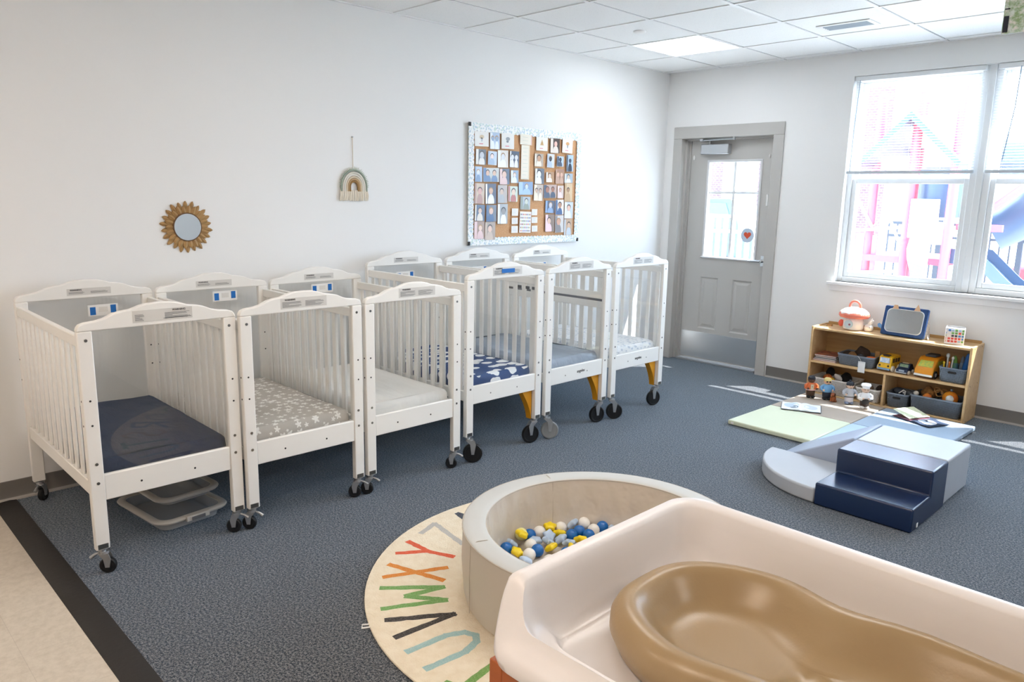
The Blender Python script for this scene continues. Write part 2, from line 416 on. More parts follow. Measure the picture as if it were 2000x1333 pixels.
b = MB(); b.ball((.262, .094, 1.93), .013, sx=.8, sy=.5, sz=1.8, n=12); b.ball((1.022, .094, 1.93), .010, sx=.7, sy=.5, sz=1.8, n=12); b.build('hook', M_whiteplastic, door)
# heart on a round clear backing
t = thing('heart_sticker', 'small orange red heart sticker on the glass of the grey door', 'sticker', (.855, .1165, 1.235))
b = MB(); hp = []
for k in range(40):
    a = 2 * PI * k / 40; hp.append((.0022 * 16 * math.sin(a) ** 3, .0022 * (13 * math.cos(a) - 5 * math.cos(2 * a) - 2 * math.cos(3 * a) - math.cos(4 * a))))
b.prism(hp, 1, -.003, -.0012); b.build('heart', P('red orange felt', '#DC5A38', .7, noise=(160, '#C2401F', .3)), t)
b = MB(); b.prism([(.065 * math.cos(a * PI / 16), .065 * math.sin(a * PI / 16) - .003) for a in range(32)], 1, -.001, 0)
b.build('backing', P('pale blue foil', '#B9C9DA', .4), t)

# ------------------------------------------------------------ windows, mulled in one opening
units = [(1.715, 2.645), (2.69, 3.62), (3.665, 4.62)]  # third unit is out of view, added for more daylight
for wi, (x0, x1) in enumerate(units):
    w = thing('window_%d' % (wi + 1), None, None); struct(w)
    fy0, fy1 = .06, .16
    b = MB(); fr = .045
    b.box(x0, x0 + fr, fy0, fy1, WZ0, WZ1); b.box(x1 - fr, x1, fy0, fy1, WZ0, WZ1)
    b.box(x0 + fr, x1 - fr, fy0, fy1, WZ1 - .05, WZ1); b.box(x0 + fr, x1 - fr, fy0, fy1, WZ0, WZ0 + .04)
    b.build('window_frame', M_frame, w, bevel=.004)
    b = MB(); s0, s1 = x0 + fr, x1 - fr
    for a in ((s0, s0 + .035, .945, 1.735), (s1 - .035, s1, .945, 1.735), (s0 + .035, s1 - .035, .945, .985), (s0 + .035, s1 - .035, 1.695, 1.735)):
        b.box(a[0], a[1], .075, .11, a[2], a[3])
    b.build('lower_sash', M_frame, w, bevel=.004)
    b = MB()
    for a in ((s0, s0 + .03, 1.735, 2.475), (s1 - .03, s1, 1.735, 2.475), (s0 + .03, s1 - .03, 2.445, 2.475), (s0 + .03, s1 - .03, 1.735, 1.765)):
        b.box(a[0], a[1], .112, .145, a[2], a[3])
    b.build('upper_sash', M_frame, w, bevel=.004)
    b = MB(); b.box(s0 + .03, s1 - .03, .09, .094, .98, 1.70); b.box(s0 + .025, s1 - .025, .126, .130, 1.76, 2.45); b.build('pane', M_glass, w, smooth=False)
    # mini blind, half down
    lab = ['white mini blind half lowered in the window nearest the door', 'white mini blind half lowered in the second window with a dark wand', 'white mini blind half lowered in the added third window, out of view'][wi]
    t = thing('mini_blind', lab, 'window blind', ((x0 + x1) / 2, .03, WZ1 - .011), 0, 'blinds in the row of windows')
    hw = (x1 - x0) / 2 - .014
    b = MB(); b.box(-hw, hw, -.018, .022, -.035, -.001); b.build('headrail', M_frame, t, bevel=.003)
    b = MB(); z = -.05
    while z > -.715:
        a = .32; c, s_ = math.cos(a) * .011, math.sin(a) * .011
        b.add([(-hw + .004, -c, z - s_), (hw - .004, -c, z - s_), (hw - .004, 0, z + .0015), (-hw + .004, 0, z + .0015), (hw - .004, c, z + s_), (-hw + .004, c, z + s_)], [(0, 1, 2, 3), (3, 2, 4, 5)])
        z -= .0195
    t_s = b.build('slats', P('blind vinyl', '#F4F6F8', .5), t)
    b = MB(); b.box(-hw, hw, -.013, .013, -.745, -.722); b.build('bottom_rail', P('blind rail grey', '#C6CDD4', .4), t, bevel=.003)
    for q in (-hw + .1, 0, hw - .1): b = MB(); b.cyl((q, -.014, -.03), (q, -.014, -.73), .0011, n=5); b.build('cord', M_whiteplastic, t)
    b = MB(); b.tube([(-hw + .14, -.022, -.03), (-hw + .135, -.024, -.3), (-hw + .10, -.022, -.66)], .0035, 6) if wi else b.tube([(-hw + .04, -.022, -.03), (-hw + .03, -.024, -.4), (-hw + .028, -.022, -.73)], .0025, 6)
    b.build('wand', P('wand grey', '#7C93A6', .3), t)
b = MB()
for x0, x1 in ((2.645, 2.69), (3.62, 3.665)): b.box(x0, x1, .05, .165, WZ0, WZ1)
struct(b.build('trim_5', M_frame, bevel=.003))
b = MB(); b.box(WX0 - .035, WX1 + .035, -.05, .058, .882, .905); b.box(WX0 - .02, WX1 + .02, -.014, -.0005, .83, .882)
struct(b.build('trim_6', P('white sill', '#F3F4F5', .35), bevel=.004))
b = MB()   # drywall return lining
b.box(WX0 + .0006, WX0 + .010, -.004, .0595, .9055, WZ1 - .0006); b.box(WX0 + .0105, WX1 - .0105, -.004, .0595, WZ1 - .010, WZ1 - .0006); b.box(WX1 - .010, WX1 - .0006, -.004, .0595, .9055, WZ1 - .0006)
struct(b.build('trim_7', M_wall))

# ============================================================ CRIBS
def starcloud(name, bg, fg, scale, kind, rmin=.2, dens=1.0, fg2=None, rough=.8):
    t = NT(name)
    p = t.xyz(); geo = t.n('NewGeometry'); nn = t.xyz(geo.outputs['Normal'])
    sx_ = t.math('GREATER_THAN', t.math('ABSOLUTE', nn[0]), .6); sy_ = t.math('GREATER_THAN', t.math('ABSOLUTE', nn[1]), .6)
    lerp = lambda f, a_, b_: t.math('ADD', t.math('MULTIPLY', a_, t.math('SUBTRACT', 1.0, f)), t.math('MULTIPLY', b_, f))
    u = lerp(sx_, p[0], p[2]); v = lerp(sy_, p[1], p[2])
    cb = t.n('CombineXYZ'); t.L.new(u, cb.inputs[0]); t.L.new(v, cb.inputs[1])
    vo = t.n('TexVoronoi', voronoi_dimensions='2D'); vo.inputs['Scale'].default_value = scale; vo.inputs['Randomness'].default_value = .7
    t.L.new(cb.outputs[0], vo.inputs['Vector'])
    sub = t.n('VectorMath', operation='SUBTRACT'); t.L.new(cb.outputs[0], sub.inputs[0]); t.L.new(vo.outputs['Position'], sub.inputs[1]); q = t.xyz(sub.outputs[0])
    dxy = t.math('SQRT', t.math('ADD', t.math('MULTIPLY', q[0], q[0]), t.math('MULTIPLY', q[1], q[1])))
    r = t.math('MULTIPLY', dxy, scale)
    rnd = t.xyz(vo.outputs['Color'])
    if kind == 'star':
        ang = t.math('ARCTAN2', q[1], q[0]); k = t.math('COSINE', t.math('MULTIPLY', t.math('ADD', ang, t.math('MULTIPLY', rnd[1], 6)), 5))
        lim = t.math('MULTIPLY', t.math('ADD', 1.0, t.math('MULTIPLY', k, .38)), t.math('MULTIPLY', t.math('ADD', rnd[0], .35), rmin))
    else:
        nz = t.noise(scale * 2.2, 1)
        lim = t.math('MULTIPLY', t.math('ADD', .55, nz), rmin)
        lim = t.math('MULTIPLY', lim, t.math('ADD', .8, t.math('MULTIPLY', rnd[0], .5)))
        r = t.math('MULTIPLY', t.math('SQRT', t.math('ADD', t.math('MULTIPLY', t.math('MULTIPLY', q[0], q[0]), 2.2), t.math('MULTIPLY', q[1], q[1]))), scale)
    mask = t.math('LESS_THAN', r, lim)
    t.color(t.mix(mask, lin(bg), lin(fg)), rough, .2)
    t.bump(t.noise(9, 3), .5, .02); return t.m
def wrinkled(name, col, st=.8):
    t = NT(name); mp = t.n('Mapping'); t.L.new(t.tc['Object'], mp.inputs['Vector']); mp.inputs['Scale'].default_value = (3, 9, 6); mp.inputs['Rotation'].default_value = (0, 0, .5)
    f = t.noise(1.3, 4, vec=mp.outputs[0]); c = lin(col)
    t.color(t.mix(f, c, tuple(x * .8 for x in c[:3]) + (1,)), .75, .2); t.bump(f, st, .03); return t.m
SHEETS = [wrinkled('navy sheet', '#122848', .9), starcloud('grey star sheet', '#BDB7AF', '#F3F1EC', 21, 'star', .27), wrinkled('white sheet', '#F2F0EC', .35),
          starcloud('navy cloud sheet', '#133F78', '#F2F4F6', 10.5, 'cloud', .36), wrinkled('grey blue sheet', '#A6AFBA', .7), starcloud('white speckled sheet', '#ECEBEA', '#C4C9D2', 26, 'cloud', .26)]
M_board = P('mattress board', '#B9A995', .7)

arch = [(0, .005), (.003, .016), (.012, .027), (.03, .033), (.07, .037), (.10, .044), (.135, .060), (.165, .067), (.20, .071), (.235, .083), (.26, .089), (.3125, .092)]
def caster(parent, x, y, zt, rad, M_wheel, swing, pedal):
    """caster under a leg: plate, fork, wheel; zt = leg bottom"""
    c = MB(); c.cyl((x, y, zt - .012), (x, y, zt), .016, n=14); c.box(x - .019, x + .013, y - .02, y + .02, zt - .004, zt)
    off = rad * .55; cx, cy = x + math.cos(swing) * off, y + math.sin(swing) * off
    nx, ny = -math.sin(swing), math.cos(swing); w = .014 if rad < .04 else .017
    d = Vector((math.cos(swing), math.sin(swing), 0)); th = Vector((nx, ny, 0)) * .0014; zt2 = zt - .012
    cm = Vector((x + math.cos(swing) * off * .35, y + math.sin(swing) * off * .35, zt2)); hw_ = .019 if rad < .04 else .023
    c.cyl(tuple(cm), tuple(cm - Vector((0, 0, .010))), hw_ * .95, hw_, n=16)
    for s in (-1, 1):
        n_ = Vector((nx, ny, 0)) * s * w; e = Vector((cx, cy, rad)) + n_; zc = max(rad + .012, zt2 - .034)
        top = cm + n_ - Vector((0, 0, .008)); p = [top - d * hw_, top + d * hw_, Vector((cx, cy, zc)) + n_ + d * hw_ * .8, e + d * .008 - Vector((0, 0, .006)), e - d * .008 - Vector((0, 0, .006)), Vector((cx, cy, zc)) + n_ - d * hw_ * .7]
        c.add([tuple(q + th) for q in p] + [tuple(q - th) for q in p], [tuple(range(6)), tuple(range(11, 5, -1))] + [(i, (i + 1) % 6, 6 + (i + 1) % 6, 6 + i) for i in range(6)])
    c.cyl((cx - nx * w, cy - ny * w, rad), (cx + nx * w, cy + ny * w, rad), .005, n=10)
    if pedal:
        d = Vector((math.cos(swing), math.sin(swing), 0)); q = Vector((x, y, zt - .02)) - d * .012
        c.tube([q, q - d * .02 + Vector((0, 0, -.008)), q - d * .034 + Vector((0, 0, -.02))], [.004, .006, .008], 8)
    f = c.build('caster', M_casterm, parent)
    c = MB(); tw = w * .78
    pr = [(rad - .012, tw), (rad - .004, tw), (rad, tw * .6), (rad, -tw * .6), (rad - .004, -tw), (rad - .012, -tw)]
    n = 28; e1 = Vector((math.cos(swing), math.sin(swing), 0)); e2 = Vector((0, 0, 1)); nn = Vector((nx, ny, 0)); cc = Vector((cx, cy, rad))
    def ring(r, o): return [tuple(cc + nn * o + (e1 * math.cos(2 * PI * i / n) + e2 * math.sin(2 * PI * i / n)) * r) for i in range(n)]
    c.loft([ring(.008, tw * .7), ring(rad - .014, tw * .7)] + [ring(r, o) for r, o in pr] + [ring(rad - .014, -tw * .7), ring(.008, -tw * .7)])
    c.build('wheel', M_wheel, f)
M_casterm = P('zinc caster', '#B4B6B8', .35, metal=.75)
M_greywheel = P('grey rubber wheel', '#8E9192', .5)

def sticker(parent, xf, yc, w, z, h, side, style):
    """warning label on the arch board (its own printed lines)"""
    s = MB(); x1 = xf + .0008 * side; s.box(min(xf, x1), max(xf, x1), yc - w / 2, yc + w / 2, z, z + h, 0)
    xo = xf + .0012 * side
    M = Matrix(((0, 0, side, xo), (side, 0, 0, yc - (w * .30 * side if style != 2 else -w * .27 * side)), (0, 1, 0, z + h - .008), (0, 0, 0, 1)))
    text_into(s, 'WARNING', .011, M, 1, .0003, .0003)
    rnd = random.Random(int(w * 1000) + style)
    cols = 2
    for cidx in range(cols):
        yy0 = yc - w / 2 + .008 + cidx * (w / 2 - .002); yy1 = yy0 + w / 2 - .016
        zz = z + h - .017; k = 0
        while zz > z + .006:
            frac = rnd.uniform(.75, 1) if k % 4 != 3 else rnd.uniform(.3, .6)
            if style == 2 and cidx == 0: frac *= .35
            s.box(min(xo, xo + .0002 * side), max(xo, xo + .0002 * side), yy0, yy0 + (yy1 - yy0) * frac, zz - .0012, zz, 1); zz -= .0038; k += 1
    if style == 2: s.box(min(xo, xo + .0002 * side), max(xo, xo + .0002 * side), yc, yc + w / 2 - .005, z + .008, z + .0095, 1)
    s.build('warning_label', [P('label foil', '#D9D6D0', .5), M_blacktext], parent)

def make_crib(loc, label, idx, W=.625, D=1.02, evac=False, gate=False):
    hw, hd = W / 2, D / 2
    t = thing('crib', label, 'crib', loc, 0, 'white cribs along the wall')
    dz = .055 if evac else 0; zb = .160 if evac else .108; zt = 1.005 + (.07 if evac else 0)
    pw, pt = .054, .03
    for sx in (-1, 1):
        xo = sx * hd; xi = sx * (hd - pt); x0, x1 = min(xo, xi), max(xo, xi)
        for sy in (-1, 1):
            y0, y1 = sorted((sy * hw, sy * (hw - pw)))
            b = MB(); b.box(x0, x1, y0, y1, zb, zt)
            lg = b.build('leg', M_white, t, bevel=.004)
            ym_ = (y0 + y1) / 2
            for z in (zt - .035, .47 + dz, .39 + dz):
                b = MB(); b.cyl((xo, ym_ - sy * .003, z), (xo + sx * .0015, ym_ - sy * .003, z), .0062, n=12); b.build('bolt', M_screw, lg)
            b = MB(); b.box(*sorted((xo, xo + sx * .0015)), y0 + .008, y1 - .008, zb + .004, zb + .024); b.build('bracket', M_screw, lg)
            for z in (.73 + dz, .63 + dz):
                for p0, p1 in (((xo, ym_, z), (xo + sx * .0006, ym_, z)), (((x0 + x1) / 2, y0 if sy < 0 else y1, z), ((x0 + x1) / 2, (y0 - .0006) if sy < 0 else (y1 + .0006), z)), ((xi, ym_, z), (xi - sx * .0006, ym_, z))):
                    b = MB(); b.cyl(p0, p1, .0042, n=10); b.build('screw_hole', M_dark, lg)
        # arched board on the posts
        pts = [(-hw + a * hw / .3125, zt + z) for a, z in arch] + [(hw - a * hw / .3125, zt + z) for a, z in arch[-2::-1]]
        pts = [(-hw, zt)] + pts[0:] + [(hw, zt)]
        pts = [(y, z) for y, z in pts]
        b = MB(); b.prism(pts, 0, x0, x1); ab = b.build('headboard', M_white, t, bevel=.005, seg=3)
        sticker(ab, xo if sx > 0 else xi, {0: .01, 1: .0, 2: .01}.get(idx, .0), .235 if sx > 0 else .20, zt + .016, .048 if sx > 0 else .034, 1, 2 if (idx == 0 and sx > 0) else 1)
        b = MB(); b.box(x0 + .004, x1 - .004, -hw + pw, hw - pw, .312 + dz * .7, .42 + dz * .7); rl = b.build('bottom_rail', M_white, t, bevel=.004)
        b = MB()
        for y in (-.12, .10):
            b.cyl((xo - sx * .004, y, .36 + dz * .7), (xo - sx * .0034, y, .36 + dz * .7), .0045, n=10)
        b.build('rail_screw', M_dark if not evac else M_screw, rl)
        if sx > 0 and idx >= 4:
            b = MB(); text_into(b, 'angeles', .027, Matrix(((0, 0, 1, xo - .0035), (1, 0, 0, .035 if idx == 4 else .0), (0, 1, 0, .37 + dz * .7), (0, 0, 0, 1))), 0, .0004, .0004)
            b.build('lettering', M_blacktext, rl)
        xm = (x0 + x1) / 2
        b = MB(); b.box(xm - .002, xm + .002, -hw + pw - .004, hw - pw + .004, .42 + dz * .7, zt); b.build('clear_panel', M_acryl, t, smooth=False)
    # side panels with slats (a pattern of one piece)
    for sy in (-1, 1):
        yo = sy * (hw - .006); yi = sy * (hw - .030); y0, y1 = min(yo, yi), max(yo, yi); ym = (y0 + y1) / 2
        b = MB(); zs = zt - .02
        b.box(-hd + pt, hd - pt, y0, y1, zs - .045, zs); b.box(-hd + pt, hd - pt, y0, y1, .335 + dz * .7, .395 + dz * .7)
        n = 12
        gz = None
        if gate and sy > 0:
            gz = zs - .20
            b.box(-hd + pt, hd - pt, y0, y1, gz + .008, gz + .055); b.box(-hd + pt, hd - pt, y0, y1, gz - .055, gz - .008)
        for k in range(n):
            xc = -hd + pt + (D - 2 * pt) * (k + .5) / n
            if gz:
                b.box(xc - .016, xc + .016, ym - .006, ym + .006, .39 + dz * .7, gz - .05); b.box(xc - .016, xc + .016, ym - .006, ym + .006, gz + .05, zs - .04)
            else: b.box(xc - .016, xc + .016, ym - .006, ym + .006, .39 + dz * .7, zs - .04)
        sp = b.build('side_panel', M_white, t, bevel=.003, seg=1)
        if gz:
            b = MB(); b.box(-hd + pt + .02, hd - pt - .02, y0 + .004, y1 - .004, gz - .008, gz + .008)
            b.build('gate_hinge', P('hinge steel', '#77757A', .4, metal=.8), sp)
        if evac and not gate and idx == 3 and sy > 0:
            b = MB()
            for x in (.33, .40, .455): b.box(x - .016, x + .016, y0 - .003, y0, zs - .078, zs - .060)
            b.build('gate_latch', P('latch black', '#2B2B2E', .5), sp)
    b = MB(); b.box(-hd + pt + .004, hd - pt - .004, -hw + .034, hw - .034, .335 + dz * .7, .348 + dz * .7); b.build('mattress_board', M_board, t)
    if evac:   # yellow curved braces behind the front legs and a steel bar frame
        for sx in (1,):
            for sy in (1,):
                pts = []; y_leg = sy * (hw - pw)
                for k in range(9):
                    a = k / 8; pts.append((y_leg - sy * .085 * (1 - a) ** 1.6, .345 - .19 * a))
                pts += [(y_leg - sy * .0, .16), (y_leg - sy * .0, .345)]
                xx = sx * (hd - pt - .001); b = MB(); b.prism(pts, 0, *sorted((xx, xx - sx * .045)))
                b.build('brace', M_yellow, t, bevel=.002)
    # casters
    sw = {0: [-.35, 2.6, 2.4, 2.8], 1: [2.2, 2.3, 2.5, 2.0], 2: [2.2, 2.4, 2.2, 2.6], 3: [2.4, 2.2, 2.3, 2.4], 4: [.9, 2.2, 2.0, 2.5], 5: [.8, 2.3, 2.2, 2.3]}[idx]
    k = 0
    for sx in (1, -1):
        for sy in (-1, 1):
            swing = sw[k]
            if idx == 0 and sx > 0: swing = 1.0 if sy < 0 else -2.2
            if idx in (1, 2) and sx > 0: swing = -2.2 if not (idx == 1 and sy < 0) else -2.4
            if evac and sx > 0: swing = (-1.9 if sy > 0 else .9)
            caster(t, sx * (hd - pt / 2 - .006), sy * (hw - pw / 2), zb, .058 if evac else .033, (M_greywheel if (idx == 4 and sx > 0 and sy < 0) else M_black), swing, not evac)
            k += 1
    return t
CR = [(-5.128, 1.12, False), (-4.493, 1.14, False), (-3.851, 1.145, False), (-3.165, 1.125, True), (-2.495, 1.12, True), (-1.822, 1.12, True)]
CL = ['white slatted crib with clear ends and a navy sheet, nearest the vinyl floor', 'white slatted crib with clear ends and a grey star print sheet',
      'white slatted crib with clear ends and a plain white sheet', 'white crib on large casters with navy cloud sheet and blue tape on its label',
      'white crib with a split side gate and plain grey blue sheet, one grey caster', 'white crib on large casters with a speckled white sheet, nearest the door']
ML = ['navy blue wrinkled crib mattress in the crib nearest the vinyl floor', 'grey crib mattress with white stars', 'plain white crib mattress between the star and cloud mattresses',
      'navy crib mattress with white clouds', 'plain grey blue wrinkled crib mattress', 'white speckled crib mattress in the crib nearest the door']
for i, (yc, xf, ev) in enumerate(CR):
    make_crib((xf - .51, yc, 0), CL[i], i, evac=ev, gate=(i == 4))
    dz = .045 if ev else 0
    b = MB(); nx, ny = 26, 16; X0, X1, Y0, Y1 = -.47, .472, -.272, .272
    z0, z1 = .349 + (.0385 if ev else 0), .468 + dz * .75
    rnd = random.Random(i); ph = [rnd.uniform(0, 6) for _ in range(6)]
    amp = [.006, .002, .0015, .003, .006, .003][i]
    def ztop(x, y):
        return z1 + amp * (math.sin(7 * x + 13 * y + ph[0]) * .6 + math.sin(17 * x - 9 * y + ph[1]) * .35 + math.sin(31 * x + 21 * y + ph[2]) * .2)
    def ring(ins, z=None, dzz=0):
        return [(x, y, (ztop(x, y) + dzz) if z is None else z) for x, y in rrect(X0 + ins, X1 - ins, Y0 + ins, Y1 - ins, max(.045 - ins, .01), 5)]
    # top as grid: use many inset rings
    rings = [ring(.012, z0), ring(.002, z0 + .012), ring(0, (z0 + z1) / 2), ring(.004, z1 - .022), ring(.014, None, -.007), ring(.028, None, 0)] 
    b.loft(rings, cap1=False)
    k0 = len(b.v) - 24
    # inner top grid
    gx = [X0 + .028 + (X1 - X0 - .056) * k / nx for k in range(nx + 1)]; gy = [Y0 + .028 + (Y1 - Y0 - .056) * k / ny for k in range(ny + 1)]
    vs = [(x, y, ztop(x, y)) for y in gy for x in gx]
    b.add(vs, [(r * (nx + 1) + c, r * (nx + 1) + c + 1, (r + 1) * (nx + 1) + c + 1, (r + 1) * (nx + 1) + c) for r in range(ny) for c in range(nx)])
    o = b.build('crib_mattress', SHEETS[i], angle=80); o.location = (xf - .51, yc, 0); tag(o, ML[i], 'mattress', 'crib mattresses')

# name cards taped with blue tape inside the wall end panels
for yc, zc, w, idx, lab in [(-5.058, .937, .14, 0, 'white card with two blue tape strips on the wall end of the navy crib'), (-4.43, .962, .14, 1, 'white card with two blue tape strips on the wall end of the star sheet crib'),
                        (-3.815, .962, .15, 2, 'white card with two blue tape strips on the wall end of the white sheet crib'), (-3.165, 1.00, .15, 3, 'white card with blue tape on the wall end of the cloud sheet crib'),
                        (-2.48, 1.0, .15, 4, 'white card with blue tape on the wall end of the grey blue sheet crib'), (-1.83, 1.0, .15, 5, 'white card with blue tape on the wall end of the crib by the door')]:
    x = CR[idx][1] - 1.02 + .018
    t = thing('name_card', lab, 'card', (x, yc, zc), 0, 'cards taped inside the cribs')
    b = MB(); b.box(0, .001, -w / 2, w / 2, -.028, .028, 0); b.box(.001, .0013, -.02, .022, -.01, .016, 1); b.build('card', [M_paper, P('card print', '#E2E0DA', .7)], t)
    for s in (-1, 1):
        b = MB(); b.box(.0013, .0018, s * (w / 2 - .022) - .013, s * (w / 2 - .022) + .013, -.020 + s * .003, .020 + s * .003); b.build('tape', M_bluetape, t)
o = MB().box(0, .0008, -.055, .05, -.012, .012).build('tape_label', M_bluetape); o.location = (1.1272, -3.16, 1.117)
tag(o, 'blue tape strip stuck over the warning label of the cloud sheet crib', 'tape')

# ------------------------------------------------------------ storage tote and lid below the navy crib
def tray(name, label, loc, rz, L, Wd, deep, tilt, matrim, matpan, latch):
    t = thing(name, label, 'storage tote', loc, rz); t.rotation_euler = (tilt[0], tilt[1], rz)
    R = lambda d, z, r: [(x, y, z) for x, y in rrect(-L / 2 + d, L / 2 - d, -Wd / 2 + d, Wd / 2 - d, r)]
    b = MB(); b.loft([R(.004, -.008, .07), R(0, 0, .07), R(.004, .006, .07), R(.026, .008, .055), R(.034, .004, .05), R(.034, -.004, .05), R(.012, -.004, .06)], cap0=False, cap1=False)
    b.loft([R(.004, -.008, .07), R(.012, -.004, .06)], cap0=False, cap1=False)
    b.build('rim', matrim, t, angle=50)
    b = MB(); b.loft([R(.034, .002, .05), R(.042, -deep, .045), R(.062, -deep + .012, .04), R(.09, -deep + .018, .04)], cap0=False); b.build('pan', matpan, t, angle=50)
    if latch:
        b = MB(); b.box(L / 2 - .02, L / 2 + .012, -.055, .055, -.014, .011, 0); b.box(L / 2 + .012, L / 2 + .016, -.033, .033, -.012, .004, 1); b.build('latch', [matrim, P('latch grey', '#6A6B6E', .5)], t, bevel=.003)
    return t
M_traygrey = P('translucent grey plastic', '#C9C6C0', .35)
tray('storage_tote', 'flat grey white storage tote with clear pan and latch under the navy sheet crib', (.70, -4.99, .062), .12, .47, .36, .05, (0, 0), M_traygrey, M_clearplastic, True)
tray('tote_lid', 'clear tote lid with grey white rim lying on the storage tote', (.60, -4.95, .118), .10, .42, .32, .035, (0, .02), M_traygrey, M_clearplastic, False)

# ============================================================ WALL PIECES
t = thing('sunburst_mirror', 'round wall mirror framed by golden brown wooden petals', 'mirror', (0, -4.568, 1.343))
M_petal = mk_wood('stained wood petal', '#BE9A68', '#9A7648', .5, 1)
for layer, (n, r0, r1, w, xo, ph) in enumerate([(22, .05, .142, .0115, .004, 0), (22, .05, .120, .0115, .012, .5)]):
    b = MB()
    for k in range(n):
        a = 2 * PI * (k + ph) / n; j = b.mark()
        rr = r1 + .004 * math.sin(k * 2.3)
        sec = [(r0, .6), (r0 + .02, .85), (rr - .040, 1.05), (rr - .018, 1.0), (rr - .007, .66), (rr, .10)]
        rings = [[(xo, r, -w * s), (xo + .007, r, 0), (xo, r, w * s), (xo - .003, r, 0)] for r, s in sec]
        b.loft([[(x, s_, r) for x, r, s_ in q] for q in rings])
        b.xf(j, Matrix.Rotation(-a, 4, 'X'))
    b.build('petals', M_petal, t, angle=25)
b = MB(); b.cyl((.002, 0, 0), (.020, 0, 0), .079, n=48); b.build('backing', P('dark wood disc', '#6A4B2C', .6), t)
b = MB(); b.cyl((.020, 0, 0), (.0225, 0, 0), .073, n=64); b.build('mirror_glass', M_mirror, t)

t = thing('rainbow_hanging', 'macrame rainbow wall hanging in sage, cream and brown with cream fringe', 'wall hanging', (0, -3.485, 1.575))
cols = ['#9DA898', '#EDE8DC', '#E9E4DA', '#E3D3B8', '#C2A27A', '#A5814F']
rad = [.094, .080, .067, .054, .042, .030]
for k, (r, c) in enumerate(zip(rad, cols)):
    pts = [(.012, -r, -.02)] + [(.012, -r * math.cos(PI * i / 16), .01 + r * 1.12 * math.sin(PI * i / 16)) for i in range(17)] + [(.012, r, -.02)]
    b = MB(); b.tube(pts, .0066, 8); b.build('arch_cord', P('cord ' + c, c, .9, bump=(300, .5)), t)
b = MB()   # outer tufts
for i in range(34):
    a = PI * i / 33; r = .101; y, z = -r * math.cos(a), .01 + r * 1.12 * math.sin(a); l = random.uniform(.008, .017)
    b.tube([(.01, y, z), (.014, y - math.cos(a) * l, z + math.sin(a) * l)], [.004, .001], 5)
b.build('tuft', P('pale sage tuft', '#CFD3C6', .95), t)
b = MB()
for i in range(46):
    y = -.1 + .2 * i / 45 + random.uniform(-.002, .002)
    if abs(y) < .004: continue
    z1 = -.079 + random.uniform(-.003, .003)
    b.tube([(.012, y, -.012), (.016 + random.uniform(-.003, .004), y * 1.03, -.045), (.013, y * 1.05 + random.uniform(-.003, .003), z1)], [.003, .0034, .0022], 5)
b.build('fringe', P('cream fringe', '#F0E8D8', .95), t)
b = MB(); b.tube([(.008, -.003, .13), (.006, -.002, .32)], .0025, 6); b.build('hanging_cord', P('twine', '#D9CDB8', .9), t)
b = MB(); b.cyl((0, -.002, .322), (.012, -.002, .322), .004, n=10); b.build('nail', M_steel, t)

# cork board
BY0, BY1, BZ0, BZ1 = -2.512, -1.272, 1.178, 2.062
t = thing('cork_board', 'cork bulletin board with a scalloped pale blue paper border', 'bulletin board', (0, 0, 0))
M_cork = P('cork', '#DDB087', .9, noise=(120, '#CB9868', .3), bump=(200, .3))
b = MB(); b.box(0.001, .016, BY0 + .01, BY1 - .01, BZ0 + .01, BZ1 - .01); b.build('cork_panel', M_cork, t)
b = MB()
for a in ((BY0, BY1, BZ1 - .014, BZ1), (BY0, BY1, BZ0, BZ0 + .014), (BY0, BY0 + .014, BZ0 + .014, BZ1 - .014), (BY1 - .014, BY1, BZ0 + .014, BZ1 - .014)): b.box(.001, .021, *a)
b.build('frame', P('board frame grey', '#B9BCB8', .5), t)
tt = NT('floral border paper'); vz = tt.n('TexVoronoi'); vz.inputs['Scale'].default_value = 60; tt.L.new(tt.tc['Object'], vz.inputs['Vector'])
cc = tt.mix(tt.step(vz.outputs['Distance'], .25, .55), lin('#C3D6E2'), lin('#FAFBFA')); cc = tt.mix(tt.math('GREATER_THAN', tt.noise(45, 2), .6), cc, lin('#D6E6DC')); tt.color(cc, .8, .2)
def scallop(L, w):
    pts = []; n = max(2, round(L / .036))
    for i in range(n):
        for k in range(6): a = PI * k / 6; pts.append((L * (i + .5) / n - L / n / 2 * math.cos(a), w + .010 * math.sin(a)))
    pts = [(0, -.0)] + pts + [(L, w)] + [(L, 0)]
    out = [(0, 0)] + [(p[0], p[1]) for p in pts[1:-1]] + [(L, 0)]
    return out
b = MB()
def strip(o, u, v, L, w, x):
    pts = scallop(L, w); q = [(o[0] + u[0] * p[0] + v[0] * p[1], o[1] + u[1] * p[0] + v[1] * p[1]) for p in pts]
    # outer scallops
    n = max(2, round(L / .036)); outer = []
    for i in range(n):
        for k in range(6): a = PI * k / 6; outer.append((L - (L * (i + .5) / n - L / n / 2 * math.cos(a)), -.006 * math.sin(a)))
    q = [(o[0] + u[0] * p[0] + v[0] * p[1], o[1] + u[1] * p[0] + v[1] * p[1]) for p in pts[1:-1] + outer]
    b.prism(q, 0, x, x + .0015)
strip((BY0 + .004, BZ1), (1, 0), (0, -1), BY1 - BY0 - .008, .048, .0215)
strip((BY0 + .004, BZ0), (1, 0), (0, 1), BY1 - BY0 - .008, .044, .0225)
strip((BY0, BZ0 + .01), (0, 1), (1, 0), BZ1 - BZ0 - .02, .040, .0235)
strip((BY1, BZ0 + .01), (0, 1), (-1, 0), BZ1 - BZ0 - .02, .040, .0245)
b.build('border_strip', tt.m, t)
